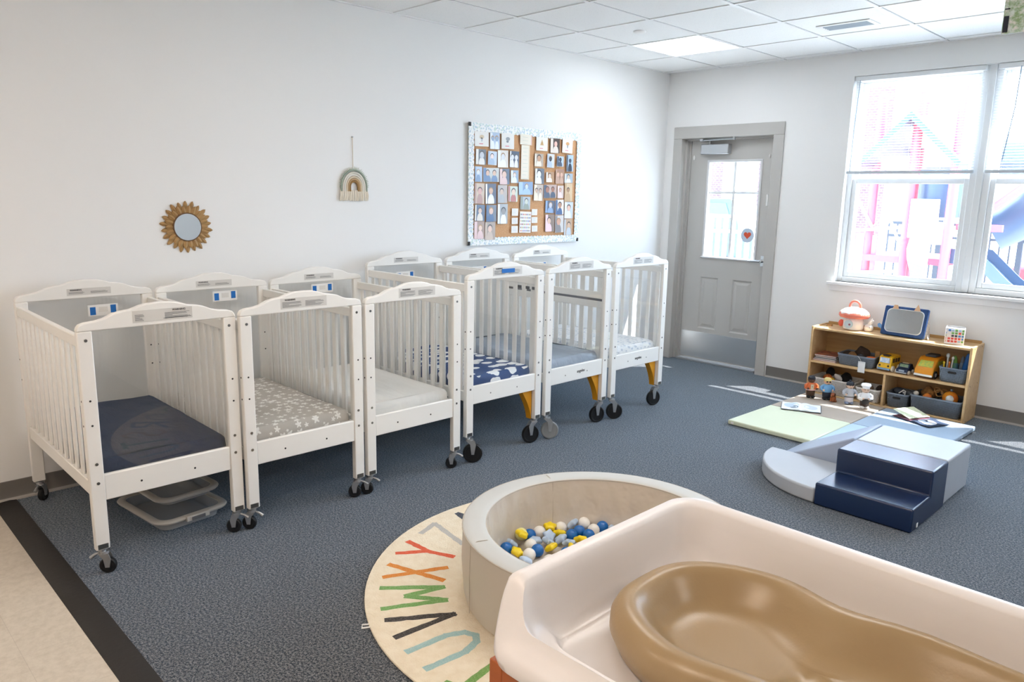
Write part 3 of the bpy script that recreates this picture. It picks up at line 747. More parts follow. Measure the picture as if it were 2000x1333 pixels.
for (y, z) in ((BY0 + .004, BZ1 - .010), (BY0 + .004, BZ0 + .012), (BY1 - .006, BZ0 + .01)):
    b = MB(); b.box(.0215, .030, y - .010, y + .010, z - .014, z + .014); b.build('corner_clip', M_dark, t)

# (kind, y, z, width, height) on the wall, in metres
PINS = [('card', -2.391, 1.954, .139, .107), ('photo', -2.26, 1.948, .099, .121), ('card', -2.126, 1.954, .133, .115), ('page', -1.93, 1.977, .13, .077), ('page', -1.93, 1.805, .093, .262), ('card', -1.747, 1.955, .131, .104), ('photo', -1.594, 1.95, .111, .116), ('card', -1.444, 1.958, .125, .116),
('photo', -2.398, 1.824, .101, .112), ('photo', -2.282, 1.821, .09, .1), ('photo', -2.174, 1.82, .11, .127), ('photo', -2.054, 1.822, .101, .123), ('photo', -1.776, 1.829, .1, .1), ('photo', -1.64, 1.83, .083, .108), ('photo', -1.526, 1.83, .081, .081), ('photo', -1.408, 1.82, .083, .133),
('photo', -2.419, 1.699, .072, .111), ('photo', -2.293, 1.698, .162, .103), ('photo', -2.154, 1.689, .105, .118), ('photo', -2.048, 1.692, .082, .096), ('photo', -1.765, 1.704, .106, .122), ('photo', -1.641, 1.7, .096, .082), ('photo', -1.526, 1.709, .103, .117), ('photo', -1.418, 1.698, .102, .076),
('photo', -2.407, 1.558, .099, .15), ('photo', -2.294, 1.558, .111, .15), ('photo', -2.174, 1.558, .1, .135), ('photo', -2.064, 1.56, .103, .118), ('photo', -1.918, 1.606, .157, .1), ('photo', -1.774, 1.574, .105, .127), ('photo', -1.637, 1.587, .155, .106), ('photo', -1.513, 1.585, .074, .102), ('photo', -1.41, 1.582, .096, .149),
('photo', -2.404, 1.416, .1, .12), ('photo', -2.287, 1.412, .106, .125), ('photo', -2.17, 1.408, .106, .152), ('photo', -1.92, 1.491, .109, .1), ('photo', -1.632, 1.463, .115, .1), ('photo', -1.517, 1.46, .1, .121), ('photo', -1.404, 1.436, .105, .136),
('photo', -2.406, 1.287, .103, .132), ('photo', -2.296, 1.28, .106, .134), ('photo', -1.63, 1.332, .111, .14), ('photo', -1.515, 1.323, .104, .14), ('photo', -1.402, 1.296, .1, .134),
('note', -2.034, 1.421, .069, .056), ('note', -2.036, 1.353, .066, .048), ('note', -2.037, 1.287, .071, .054), ('note', -1.813, 1.42, .064, .049), ('note', -1.812, 1.358, .067, .047), ('note', -1.81, 1.289, .065, .048), ('chart', -1.919, 1.342, .128, .165)]
PL = ['white card with a tan toadstool drawing, top left corner of the cork board', 'blue grey photo between two white cards in the board top row', 'white card with grey leaf drawings in the board top row',
 'pink edged white page topping the centre column of the cork board', 'long cream page strip hanging down the centre of the cork board', 'white card with a tan tent drawing in the board top row', 'photo of a pink faced baby against dark brown in the board top row', 'white card with an orange flower drawing, top right corner of the cork board',
 'photo of a pale figure before a black and grey scene, leftmost in the second row', 'small pale blue photo second in the second row of the board', 'photo of a child in white on beige, third in the second row', 'dark blue photo with two pale figures, fourth in the second row',
 'photo of a baby face in brown tones below the tent card', 'narrow photo with a dark head and blue stripe below the pink baby photo', 'smallest blue photo with a dark central figure in the second row', 'tall blue photo of a standing dark figure at the right board edge',
 'narrow blue photo leftmost in the third row of the board', 'wide photo of a child and an adult in the third row', 'photo of a laughing face beside dark blue in the third row', 'small photo of a seated child in pale blue in the third row',
 'photo of white clothing with a dark corner right of the cream strip', 'small photo of a child in a tan hat in the third row', 'photo of three warm toned faces crowded together in the third row', 'small wide grey photo at the right end of the third row',
 'beige photo with a pink figure leftmost in the fourth row', 'photo of a dark haired toddler in a white bib in the fourth row', 'photo of a seated child in grey with a red spot in the fourth row', 'photo with green and pink tones beside the centre of the fourth row',
 'wide blue photo under the cream page strip', 'photo of a long white robe beside the two face photo', 'wide photo of two faces side by side in the fourth row', 'narrow photo with a red lower corner in the fourth row', 'tall tan photo at the right end of the fourth row',
 'photo with dark blue corners leftmost in the fifth row', 'photo of a smiling child in denim blue in the fifth row', 'tall grey photo with a white lower half in the fifth row', 'grey green photo just above the centre chart', 'photo of a figure on dark blue slate above the dark haired baby', 'photo of a child in a denim jacket on white', 'photo of a dark capped baby at the right end of the fifth row',
 'photo of a pale baby in the bottom left corner of the board', 'photo of a close tilted face second in the bottom row', 'photo of a dark haired baby in a pink top in the bottom row', 'photo of an open mouthed baby on pale grey in the bottom row', 'photo with a red and yellow lower corner at the bottom right',
 'white note topmost on the near side of the chart', 'white note in the middle on the near side of the chart', 'white note lowest on the near side of the chart', 'white note topmost on the far side of the chart', 'white note in the middle on the far side of the chart', 'white note lowest on the far side of the chart', 'white chart with rows of small coloured marks, low on the board']
# background, skin, clothing colours and head x, head z, head size per photo
SK = ['#E8C4A8', '#D9A988', '#C08A66', '#EBCFBF']
PC = [('#AFC0D6', '#8FA3BD', '#E8EDF2'), ('#4A3526', '#EBBFB0', '#E9DCD0'), ('#575B62', '#C9CDD2', '#E9E6DF'), ('#C5D3E4', '#E8D2CB', '#9FB4CE'), ('#DCD5CC', '#D8DADF', '#EEF1F4'), ('#2E3D57', '#D8D7DA', '#E8E4E4'),
 ('#B7A795', '#C79874', '#E4D9C8'), ('#D7DADF', '#2D3038', '#B9C9DE'), ('#BCCEE4', '#2A3446', '#3A4A62'), ('#B2CBE8', '#394658', '#26303F'), ('#B5C6DA', '#D8DDE4', '#7C99BF'), ('#C9CBC6', '#DDB79D', '#5F7FA8'),
 ('#4E5D74', '#E5C0AE', '#E6C5C0'), ('#8FA6BF', '#E4D5CC', '#E5ECF2'), ('#5B6370', '#E9E6E2', '#ECE8E0'), ('#B98F63', '#E2CDBB', '#EFEDEA'), ('#A8806A', '#DDB199', '#C9A38C'), ('#A9B9C6', '#D9C4AE', '#E9E5DC'),
 ('#D2BBA4', '#D9A79D', '#B28A80'), ('#46506A', '#D6AB8E', '#F1F0EE'), ('#B7ADA6', '#CDB4A0', '#A9ACB0'), ('#CBD6C6', '#E2C7B2', '#B96A62'), ('#7F9CC4', '#C8D5E6', '#A3C3EA'), ('#C7B6A8', '#C9A68E', '#F0E3CB'), ('#BFA59A', '#A46A52', '#3E4C66'), ('#D8C6BD', '#D9AA98', '#F0D9D6'), ('#D8BE98', '#B08660', '#C9A77E'),
 ('#50637F', '#E4C9B8', '#E6DDD0'), ('#6F7885', '#E2BFAB', '#3D6392'), ('#A6AAAE', '#8F8A86', '#F0F1F3'), ('#A9B4BC', '#C9CDBE', '#8E988C'), ('#48566E', '#C9C6CC', '#86A4CC'), ('#EDEBE7', '#B98A6C', '#3A5E90'), ('#C8D2DC', '#E4BCA8', '#E9EDF2'),
 ('#A98E7E', '#EACBB8', '#E7C8C6'), ('#AC9A8C', '#E9C6B2', '#CFBBAA'), ('#8A7466', '#E3BDA8', '#F2D3DE'), ('#D3CFCC', '#D8A58C', '#8B8688'), ('#C5A78A', '#D9B79A', '#C6CFDA')]
pidx = 0
hues = ['#D6453E', '#3E7AC0', '#6FAE5A', '#E0A23A', '#8E6FB0', '#303A48']
for i, (kind, y, z, w, h) in enumerate(PINS):
    x = .0262 + .0012 * (i % 4); b = MB(); b.box(-.0005, .0005, -w / 2, w / 2, -h / 2, h / 2, 0)
    def disc(cy, cz, ry, rz_, m, xx=.0007, lo=-9):
        pts = [(cy + ry * math.cos(2 * PI * k / 16), max(lo, cz + rz_ * math.sin(2 * PI * k / 16))) for k in range(16)]
        pts = [(max(-w / 2 + .001, min(w / 2 - .001, p[0])), max(-h / 2 + .001, min(h / 2 - .001, p[1]))) for p in pts]
        b.prism(pts, 0, .0004, xx, m)
    rn = random.Random(i * 13)
    if kind == 'photo':
        bg, sk, cl = PC[pidx]; pidx += 1
        two = 'two ' in PL[i] or 'adult' in PL[i] or 'three' in PL[i]
        for s in ((-.22, .2) if two else (rn.uniform(-.1, .1),)):
            hr = min(w * (.16 if two else .20), h * .19) * rn.uniform(.85, 1.15)
            disc(s * w, -h * .42, w * (.2 if two else .30), h * .42, 2, .0008)
            disc(s * w, h * .12 + hr * .35, hr * 1.12, hr * 1.15, 3, .0009)
            disc(s * w, h * .12, hr * .95, hr * 1.1, 1, .0011)
        b.box(.0003, .0006, -w / 2 + .002, -w / 2 + w * rn.uniform(.15, .3), -h / 2 + .002, h / 2 - .002, 4)
        mats = [P('photo ' + bg, bg, .35), P('photo ' + sk, sk, .35), P('photo ' + cl, cl, .35), P('photo hair %d' % (i % 3), ['#4B372A', '#B08A5C', '#2B2523'][i % 3], .35), P('photo edge ' + cl, cl, .35)]
    elif kind == 'card':
        c = {0: ('#D9C9B0', '#B7C3CF'), 2: ('#A9AFB5', '#8F989F'), 5: ('#D8B98C', '#B8925E'), 7: ('#E3B27E', '#9AA0A6')}[i]
        if i == 5: b.prism([(-.022, -.01), (.022, -.01), (0, .036)], 0, .0004, .0009, 1); b.box(.0008, .0011, -.004, .004, -.01, .015, 2)
        else: disc(0, h * .14, .022, .014, 1); disc(-.004 if i == 2 else 0, -.004, .007 if i != 2 else .013, .016 if i != 2 else .008, 2)
        b.box(.0003, .0007, -.026, .012, -h * .36, -h * .30, 3)
        mats = [M_paper, P('card art ' + c[0], c[0], .7), P('card art ' + c[1], c[1], .7), P('card pink ink', '#E59AA6', .7)]
    elif kind == 'page':
        n = 3 if h < .1 else 9
        for k in range(n): b.box(.0003, .0006, -w * .3, w * rn.uniform(.1, .3), h / 2 - (k + .8) * h / n - .001, h / 2 - (k + .8) * h / n + .001, 1)
        b.box(.0003, .0006, w / 2 - .012, w / 2 - .002, -h / 2 + .002, h / 2 - .002, 2)
        mats = [P('cream page', '#F4EEE0', .8), P('page ink', '#C9D4CC', .8), P('page edge', '#F1CFCB' if i == 3 else '#EFE0C8', .8)]
        if i == 4: mats[2] = P('page edge cream', '#EFE0C8', .8)
    elif kind == 'note':
        for k in range(4): b.box(.0003, .0007, -w * .33, w * rn.uniform(.15, .33), h * .3 - k * h * .18 - .0008, h * .3 - k * h * .18 + .0008, 1)
        mats = [M_paper, P('note ink', '#C7CDD8', .8)]
    else:
        mats = [M_paper] + [P('chart ' + c, c, .7) for c in hues]
        for r in range(6):
            for c in range(9): b.box(.0003, .0007, -w * .42 + c * w * .1, -w * .42 + c * w * .1 + .006, h * .40 - r * h * .155 - .012, h * .40 - r * h * .155, 1 + rn.randrange(6))
    nm = {'photo': 'photo_print', 'card': 'picture_card', 'page': 'paper_page', 'note': 'paper_note', 'chart': 'chart'}[kind]
    o = b.build(nm, mats, smooth=False); o.location = (x, y, z); o.rotation_euler = (rn.uniform(-.03, .03), 0, 0)
    tag(o, PL[i], {'photo': 'photo', 'card': 'card', 'page': 'paper', 'note': 'note', 'chart': 'chart'}[kind], 'papers pinned on the cork board')

# ============================================================ RUG AND BALL PIT
RC = (2.537, -3.952); RR = .966
M_rug = P('cream tufted rug', '#EFE4CE', .95, bump=(140, .5), noise=(30, '#E6D8BE', .3))
t = thing('alphabet_rug', 'round cream rug with coloured letters around its edge', 'rug', (RC[0], RC[1], 0))
b = MB(); b.lathe([(.001, .0012), (RR - .006, .0012), (RR, .005), (RR - .002, .0095), (RR - .012, .011), (.001, .011)], (0, 0, 0), 96); b.build('pile', M_rug, t)
GL = {  # strokes in a unit box, x right, y up (top of the letter outward)
'A': [[(0, 0), (.5, 1), (1, 0)], [(.2, .38), (.8, .38)]], 'B': [[(0, 0), (0, 1), (.7, .9), (.75, .65), (0, .52), (.9, .4), (.85, .08), (0, 0)]], 'C': [[(1, .85), (.6, 1), (.15, .8), (0, .5), (.15, .2), (.6, 0), (1, .15)]],
'D': [[(0, 0), (0, 1), (.6, .9), (1, .5), (.6, .1), (0, 0)]], 'E': [[(1, 1), (0, 1), (0, 0), (1, 0)], [(0, .5), (.8, .5)]], 'F': [[(1, 1), (0, 1), (0, 0)], [(0, .55), (.75, .55)]], 'G': [[(1, .85), (.5, 1), (.05, .7), (.05, .3), (.5, 0), (1, .15), (1, .5), (.6, .5)]],
'H': [[(0, 0), (0, 1)], [(1, 0), (1, 1)], [(0, .5), (1, .5)]], 'I': [[(.5, 0), (.5, 1)]], 'J': [[(.8, 1), (.8, .2), (.5, 0), (.1, .15)]], 'K': [[(0, 0), (0, 1)], [(1, 1), (0, .45), (1, 0)]], 'L': [[(0, 1), (0, 0), (.9, 0)]],
'M': [[(0, 0), (.1, 1), (.5, .4), (.9, 1), (1, 0)]], 'N': [[(0, 0), (0, 1), (1, 0), (1, 1)]], 'O': [[(.5, 1), (.1, .8), (0, .5), (.1, .2), (.5, 0), (.9, .2), (1, .5), (.9, .8), (.5, 1)]], 'P': [[(0, 0), (0, 1), (.8, .9), (.85, .6), (0, .45)]],
'Q': [[(.5, 1), (.1, .8), (0, .5), (.1, .2), (.5, 0), (.9, .2), (1, .5), (.9, .8), (.5, 1)], [(.6, .3), (1, -.05)]], 'R': [[(0, 0), (0, 1), (.8, .9), (.8, .6), (0, .48), (.95, 0)]], 'S': [[(1, .85), (.5, 1), (.05, .8), (.3, .55), (.8, .42), (.95, .15), (.5, 0), (0, .15)]],
'T': [[(0, 1), (1, 1)], [(.5, 1), (.5, 0)]], 'U': [[(0, 1), (0, .35), (.2, .08), (.5, 0), (.8, .08), (1, .35), (1, 1)]], 'V': [[(0, 1), (.5, 0), (1, 1)]], 'W': [[(0, 1), (.16, 0), (.5, .62), (.8, 0), (1, 1)]], 'X': [[(.05, 1), (.9, 0)], [(.95, 1), (0, 0)]],
'Y': [[(0, 1), (.5, .5)], [(1, 1), (.5, .5), (.4, 0)]], 'Z': [[(0, .95), (1, 1), (.1, .05), (1, 0)]]}
LC = {'A': '#2B3548', 'Z': '#B9B6B0', 'Y': '#E0512F', 'X': '#DE8128', 'W': '#6FA557', 'V': '#2E2C2D', 'U': '#9CC3C4', 'T': '#6FA14E', 'S': '#D9A53A', 'R': '#7E8FA8', 'Q': '#B9B6B0'}
extra = ['#E0512F', '#6FA557', '#2E2C2D', '#9CC3C4', '#DE8128', '#B9B6B0', '#2B3548']
for k, ch in enumerate('ABCDEFGHIJKLMNOPQRSTUVWXYZ'):
    ang = math.radians(-178.4 - 13.85 * k)
    lw = {'W': .155, 'I': .05, 'M': .15}.get(ch, .12); lh = .245; r0 = .655
    b = MB(); bw = .0145
    for st in GL[ch]:
        # split long strokes so that they look brushed
        for (ax, ay), (bx_, by_) in zip(st[:-1], st[1:]):
            A = Vector(((ax - .5) * lw, r0 + ay * lh)); B_ = Vector(((bx_ - .5) * lw, r0 + by_ * lh)); d = (B_ - A).normalized(); q = Vector((-d.y, d.x))
            A = A - d * .006; B_ = B_ + d * .006; n = max(2, int((B_ - A).length / .02)); rn = random.Random(ord(ch) * 7 + len(b.v))
            Lp, Rp = [], []
            for i in range(n + 1):
                p = A + (B_ - A) * i / n; Lp.append(p + q * bw * rn.uniform(.82, 1.12)); Rp.append(p - q * bw * rn.uniform(.82, 1.12))
            z = .0112 + .0003 * rn.random()
            vs = [(p.x, p.y, z) for p in Lp] + [(p.x, p.y, z) for p in Rp]
            b.add(vs, [(i, i + 1, n + 2 + i, n + 1 + i) for i in range(n)])
    c = LC.get(ch, extra[k % 7]); c2 = '#' + ''.join('%02X' % int(int(c[i:i + 2], 16) * .72 + v * .28) for i, v in ((1, 239), (3, 228), (5, 206)))
    o = b.build('letter', P('rug yarn ' + c, c, .95, bump=(260, .6), noise=(160, c2, .4)), t)
    o.rotation_euler = (0, 0, ang - PI / 2)
b = MB(); b.tube([(-.375, -.88, .006), (-.395, -.905, .004), (-.378, -.918, .004), (-.36, -.892, .006)], .0035, 6); b.build('rug_tag', M_paper, t)

PC_ = (2.573, -4.026); PR, PI_, PH = .550, .456, .300
t = thing('ball_pit', 'round grey beige padded ball pit standing on the alphabet rug', 'ball pit', (PC_[0], PC_[1], .0112))
M_pitout = P('beige grey leatherette', '#CFC6B9', .38, spec=.35, bump=(30, .03))
M_pittop = P('pale grey leatherette', '#C6C6C2', .5, spec=.25, bump=(10, .10))
tt = NT('pit liner'); p_ = tt.xyz(); an = tt.math('ARCTAN2', p_[1], p_[0])
wv = tt.math('SINE', tt.math('ADD', tt.math('MULTIPLY', an, 26), tt.math('MULTIPLY', tt.noise(7, 3), 9)))
tt.color(tt.mix(tt.noise(5, 2), lin('#D5CBBE'), lin('#CCC1B2')), .36, .4); tt.bump(wv, .2, .02); M_liner = tt.m
H = PH - .0112
b = MB(); b.lathe([(PR - .03, 0), (PR - .012, .004), (PR - .006, .03), (PR + .002, .15), (PR - .002, H - .008)], (0, 0, 0), 96, cap=False); b.build('outer_wall', M_pitout, t)
b = MB(); b.lathe([(PR - .002, H - .008), (PR - .003, H - .003), (PR - .009, H), (PR - .03, H + .001), (PI_ + .03, H + .001), (PI_ + .008, H - .001), (PI_ + .002, H - .005), (PI_ + .001, H - .010)], (0, 0, 0), 96, cap=False); b.build('top_rim', M_pittop, t)
b = MB(); b.lathe([(PI_ + .001, H - .010), (PI_ - .005, H - .06), (PI_ - .010, .14), (PI_ - .012, .04), (PI_ - .02, .03)], (0, 0, 0), 96, cap=False); b.build('liner', M_liner, t)
b = MB(); b.lathe([(.001, .044), (PI_ - .03, .044), (PI_ - .014, .040), (PI_ - .012, .02), (.001, .02)], (0, 0, 0), 72); b.build('floor_cushion', P('pit floor beige', '#CBBFB0', .45), t)
b = MB()
for r, z in ((PR - .0005, H - .005), (PI_ + .002, H - .006)):
    b.tube([(r * math.cos(2 * PI * i / 96), r * math.sin(2 * PI * i / 96), z) for i in range(96)], .0026, 6, closed=True)
for a in (math.radians(158), math.radians(68), math.radians(-22), math.radians(-112)):
    c, s_ = math.cos(a), math.sin(a)
    b.tube([((PR + .001) * c, (PR + .001) * s_, .01), ((PR + .0022) * c, (PR + .0022) * s_, .15), ((PR - .002) * c, (PR - .002) * s_, H - .006), ((PR - .03) * c, (PR - .03) * s_, H + .003), ((PI_ + .03) * c, (PI_ + .03) * s_, H + .002), (PI_ * c, PI_ * s_, H - .01), ((PI_ - .010) * c, (PI_ - .010) * s_, .14), ((PI_ - .012) * c, (PI_ - .012) * s_, .045)], .0014, 5)
b.build('piping', P('beige piping', '#BDB2A3', .5), t)

BALLS = [('B', 2.173, -4.161, 'blue play ball half hidden by the pit rim nearest the letters'), ('B', 2.273, -4.075, 'blue play ball by itself between a yellow star and the white balls'), ('B', 2.149, -3.995, 'blue play ball mostly hidden behind a white ball at the back wall'),
 ('B', 2.271, -3.804, 'blue play ball in front of the topmost pale blue star'), ('B', 2.274, -3.859, 'blue play ball touching another blue ball in mid heap'), ('B', 2.325, -3.803, 'blue play ball behind the yellow star pair'), ('B', 2.312, -3.691, 'blue play ball at the back wall beside a white pair'),
 ('B', 2.401, -3.637, 'blue play ball at the back wall past the last pale blue star'), ('B', 2.455, -3.632, 'blue play ball farthest along the back wall of the pit'), ('B', 2.374, -4.005, 'blue play ball peeping over the changing table rim'),
 ('P', 2.149, -4.049, 'pale yellow play ball below the tilted yellow star'), ('W', 2.157, -3.941, 'white play ball at the back wall next to the hidden blue ball'), ('W', 2.192, -3.838, 'white play ball below the highest yellow star'), ('W', 2.251, -3.748, 'white play ball highest against the back wall seam'), ('W', 2.305, -3.745, 'white play ball just past the wall seam ball'),
 ('W', 2.277, -4.129, 'white play ball behind a pale blue star near the rim'), ('W', 2.372, -4.108, 'white play ball alone on the pit floor near the table'), ('W', 2.22, -4.062, 'white play ball between blue and pale blue shapes at the near side'),
 ('L', 2.219, -3.792, 'pale blue play star standing highest against the back wall'), ('L', 2.156, -4.11, 'pale blue play star lying beside the rim ball'), ('L', 2.201, -4.011, 'pale blue play star between two white balls'), ('L', 2.211, -3.936, 'pale blue play star behind the pile centre'), ('L', 2.245, -3.978, 'pale blue play star lying flat behind the yellow star'),
 ('L', 2.264, -3.921, 'pale blue play star facing up in the pile centre'), ('L', 2.318, -3.925, 'pale blue play star between two yellow stars'), ('L', 2.306, -4.175, 'pale blue play star nearest the pit rim'), ('L', 2.365, -3.678, 'pale blue play star between two blue balls at the back wall'),
 ('Y', 2.181, -4.076, 'yellow play star tilted highest at the back wall'), ('Y', 2.171, -3.888, 'yellow play star behind a white ball at the back wall'), ('Y', 2.29, -4.01, 'yellow play star face up at the front of the pile'), ('Y', 2.328, -3.861, 'yellow play star upper one of the bright pair'),
 ('Y', 2.366, -3.952, 'yellow play star lower one of the bright pair'), ('Y', 2.225, -4.148, 'yellow play star in front of the rim ball'), ('Y', 2.225, -3.883, 'yellow play star wedged beneath a white ball'), ('Y', 2.375, -3.898, 'yellow play star third of the bright group near the table')]
MC = {'P': P('ball pale yellow', '#E9E2A0', .25), 'B': P('ball blue', '#1766B2', .25), 'W': P('ball white', '#EDEAE4', .3), 'L': P('ball pale blue', '#B4C7DF', .4), 'Y': P('ball yellow', '#F0D21C', .35)}
def star_bm():
    b = MB(); n = 10; rings = []
    for z, s in ((-.013, .02), (-.013, .6), (-.008, .95), (0, 1.02), (.008, .95), (.013, .6), (.013, .02)):
        rings.append([((.039 if i % 2 == 0 else .020) * s * math.cos(2 * PI * i / n), (.039 if i % 2 == 0 else .020) * s * math.sin(2 * PI * i / n), z) for i in range(n)])
    b.loft(rings); return b
protos = {}
HT = {0: .083, 27: .125, 18: .098, 13: .098, 28: .098, 10: .105}
for i, (k, x, y, lab) in enumerate(BALLS):
    key = k
    if key not in protos:
        if k in 'BWP': b = MB(); b.ball((0, 0, 0), .0275, n=24); o = b.build('play_ball', MC[k])
        else: o = star_bm().build('play_star', MC[k], sub=2)
        protos[key] = o
    else: o = protos[key].copy(); COL.objects.link(o)
    r = random.Random(i * 5 + 1)
    z = HT.get(i, .083)
    o.location = (x, y, z)
    if k in 'LY': o.rotation_euler = (r.uniform(-.9, .9), r.uniform(-.2, .9), r.uniform(0, 3)); 
    if i in (29, 23): o.rotation_euler = (0.45, .35, .6 + i)
    tag(o, lab, 'play ball' if k in 'BWP' else 'play star', 'soft balls and stars in the ball pit')

# ============================================================ SOFT CLIMBER AND MAT
M_navy = P('navy leatherette', '#10264A', .27, spec=.65, bump=(25, .04))
M_greyle = P('light grey leatherette', '#B8BCC2', .42, spec=.35, bump=(25, .04))
M_lilac = P('blue grey leatherette', '#A9B4C8', .4, spec=.35, bump=(25, .04))
def soft(name, label, pts_xz_or, cat, mat, group='soft climbing blocks', **k): pass
b = MB(); b.prism([(-2.515, .0015), (-2.03, .0015), (-2.03, .25), (-2.27, .25), (-2.27, .122), (-2.515, .122)], 0, 2.765, 3.24)
o = b.build('foam_steps', M_navy, bevel=.010, seg=3); tag(o, 'navy blue padded foam steps with two treads', 'foam block', 'soft climbing blocks')
st = MB(); st.box(3.2402, 3.2415, -2.445, -2.425, .012, .034); s_ = st.build('care_tag', M_paper, o)
b = MB(); b.box(2.765, 3.235, -2.028, -1.615, .004, .25); o = b.build('foam_block', M_greyle, bevel=.014, seg=3); tag(o, 'light grey padded foam box behind the navy steps', 'foam block', 'soft climbing blocks')
b = MB(); b.prism([(2.295, .004), (2.762, .004), (2.762, .25), (2.75, .25), (2.30, .02), (2.295, .014)], 1, -2.028, -1.615)
o = b.build('foam_ramp', M_lilac, bevel=.007, seg=2); tag(o, 'blue grey padded foam ramp rising to the light grey box', 'foam block', 'soft climbing blocks')
pts = [(2.762, -2.032)] + [(2.762 - .475 * math.cos(a * PI / 40), -2.032 - .475 * math.sin(a * PI / 40)) for a in range(21)]
b = MB(); b.prism(pts, 2, .004, .085); o = b.build('foam_quarter_disc', M_greyle, bevel=.010, seg=3, angle=60); tag(o, 'flat light grey quarter round foam pad before the ramp', 'foam block', 'soft climbing blocks')

t = thing('play_mat', 'square folding floor mat in lime, taupe and two blues before the toy shelf', 'mat', (2.35, -.988, 0), math.radians(-1.2))
def panel(x0, x1, y0, y1, c, nm):
    b = MB(); b.box(x0, x1, y0, y1, .003, .036); o = b.build('mat_panel', P(nm, c, .38, spec=.35, bump=(18, .05)), t, bevel=.008, seg=3)
q = .605
panel(-q, -.003, -q, -.003, '#DADFC4', 'lime leatherette'); panel(-q, -.003, .003, q, '#B3A698', 'taupe leatherette')
panel(.003, q, .003, q, '#9FB1C4', 'dusty blue leatherette'); panel(.003, q, -q, -.003, '#B4CAE6', 'pale blue leatherette')
b = MB(); b.box(-.58, -.56, -q - .0015, -q, .012, .026); b.build('care_tag', M_paper, t)

# open books on the mat
def open_book(label, loc, rz, w, h, pl, pr, extra=None):
    t = thing('open_book', label, 'book', loc, rz)
    b = MB()
    for s in (-1, 1): b.add([(0, -h / 2 - .003, .001), (s * (w + .004), -h / 2 - .003, .006), (s * (w + .004), h / 2 + .003, .006), (0, h / 2 + .003, .001), (0, -h / 2 - .003, .003), (s * (w + .004), -h / 2 - .003, .008), (s * (w + .004), h / 2 + .003, .008), (0, h / 2 + .003, .003)], [(0, 1, 2, 3), (4, 5, 6, 7), (0, 1, 5, 4), (1, 2, 6, 5), (2, 3, 7, 6)])
    b.build('cover', P('book cover navy', '#22283A', .4), t)
    for s, mats, art in ((-1, pl[0], pl[1]), (1, pr[0], pr[1])):
        b = MB(); pr_ = [(s * w * k / 8, .006 + .012 * math.sin(PI * min(1, (k + .6) / 5)) * (1 - k / 9) + .004 * k / 8) for k in range(9)]
        ring0 = [(x, -h / 2, z) for x, z in pr_]; ring1 = [(x, h / 2, z) for x, z in pr_]
        b.add(ring0 + ring1, [(i, i + 1, 10 + i, 9 + i) for i in range(8)], 0)
        b.add([(x, -h / 2, z) for x, z in pr_] + [(x, -h / 2, .006) for x, z in pr_], [(i, i + 1, 10 + i, 9 + i) for i in range(8)], 0)
        def zz(x): 
            a = abs(x) / w * 8; i = min(7, int(a)); f_ = a - i; return pr_[i][1] * (1 - f_) + pr_[i + 1][1] * f_
        for (cx, cy, rx, ry, mi) in art:
            n = 14; pp = [(max(-.98, min(.98, 1)) * 0 + s * w * (cx + rx * math.cos(2 * PI * k / n)), h * (cy + ry * math.sin(2 * PI * k / n))) for k in range(n)]
            pp = [(x if 0 < abs(x) < w and x * s > 0 else (s * w * .99 if abs(x) >= w else s * .001), max(-h * .49, min(h * .49, y))) for x, y in pp]
            cz = zz(s * w * cx) + .0009; b.add([(x, y, zz(x) + .0007 + mi * .0002) for x, y in pp] + [(s * w * cx, h * cy, cz + mi * .0002)], [(i, (i + 1) % n, n) for i in range(n)], mi)
        b.build('page', mats, t, angle=60)
    return t
open_book('open picture book with pale grey pages on the lime corner of the mat', (1.945, -.90, .037), math.radians(24), .135, .20,
    ([P('page cool white', '#E9EDF2', .5), P('page slate', '#7F8894', .5), P('page dark', '#3C4048', .5), P('page sky', '#B9C8D6', .5)], [(.5, .1, .4, .32, 3), (.35, -.15, .22, .2, 1), (.7, .2, .16, .14, 2)]),
    ([P('page cool white', '#E9EDF2', .5), P('page light grey', '#CBD3DC', .5)], [(.5, 0, .35, .3, 1)]))
bk = open_book('open picture book with a photo page and pale green flap on the blue mat', (2.66, -.56, .037), math.radians(-24), .15, .19,
    ([P('page maroon', '#7E4E5C', .5), P('page rust', '#A8684E', .5)], [(.5, 0, .35, .35, 1)]),
    ([P('page navy', '#2C3A52', .5), P('page pale', '#D6DCE4', .5), P('page peach', '#DDB8A2', .5), P('page sky', '#B9C8D6', .5)], [(.5, -.05, .34, .28, 1), (.62, .05, .14, .16, 2), (.3, -.2, .16, .14, 3)]))
b = MB(); b.add([(-.01, -.095, .020), (-.006, .095, .020), (-.155, .10, .052), (-.16, -.09, .050), (-.01, -.095, .022), (-.006, .095, .022), (-.155, .10, .054), (-.16, -.09, .052)], [(0, 1, 2, 3), (4, 5, 6, 7), (0, 3, 7, 4), (2, 3, 7, 6), (1, 2, 6, 5)])
b.build('flap', P('pale green page', '#CFD9B4', .5, noise=(60, '#E3E5CC', .4)), bk)

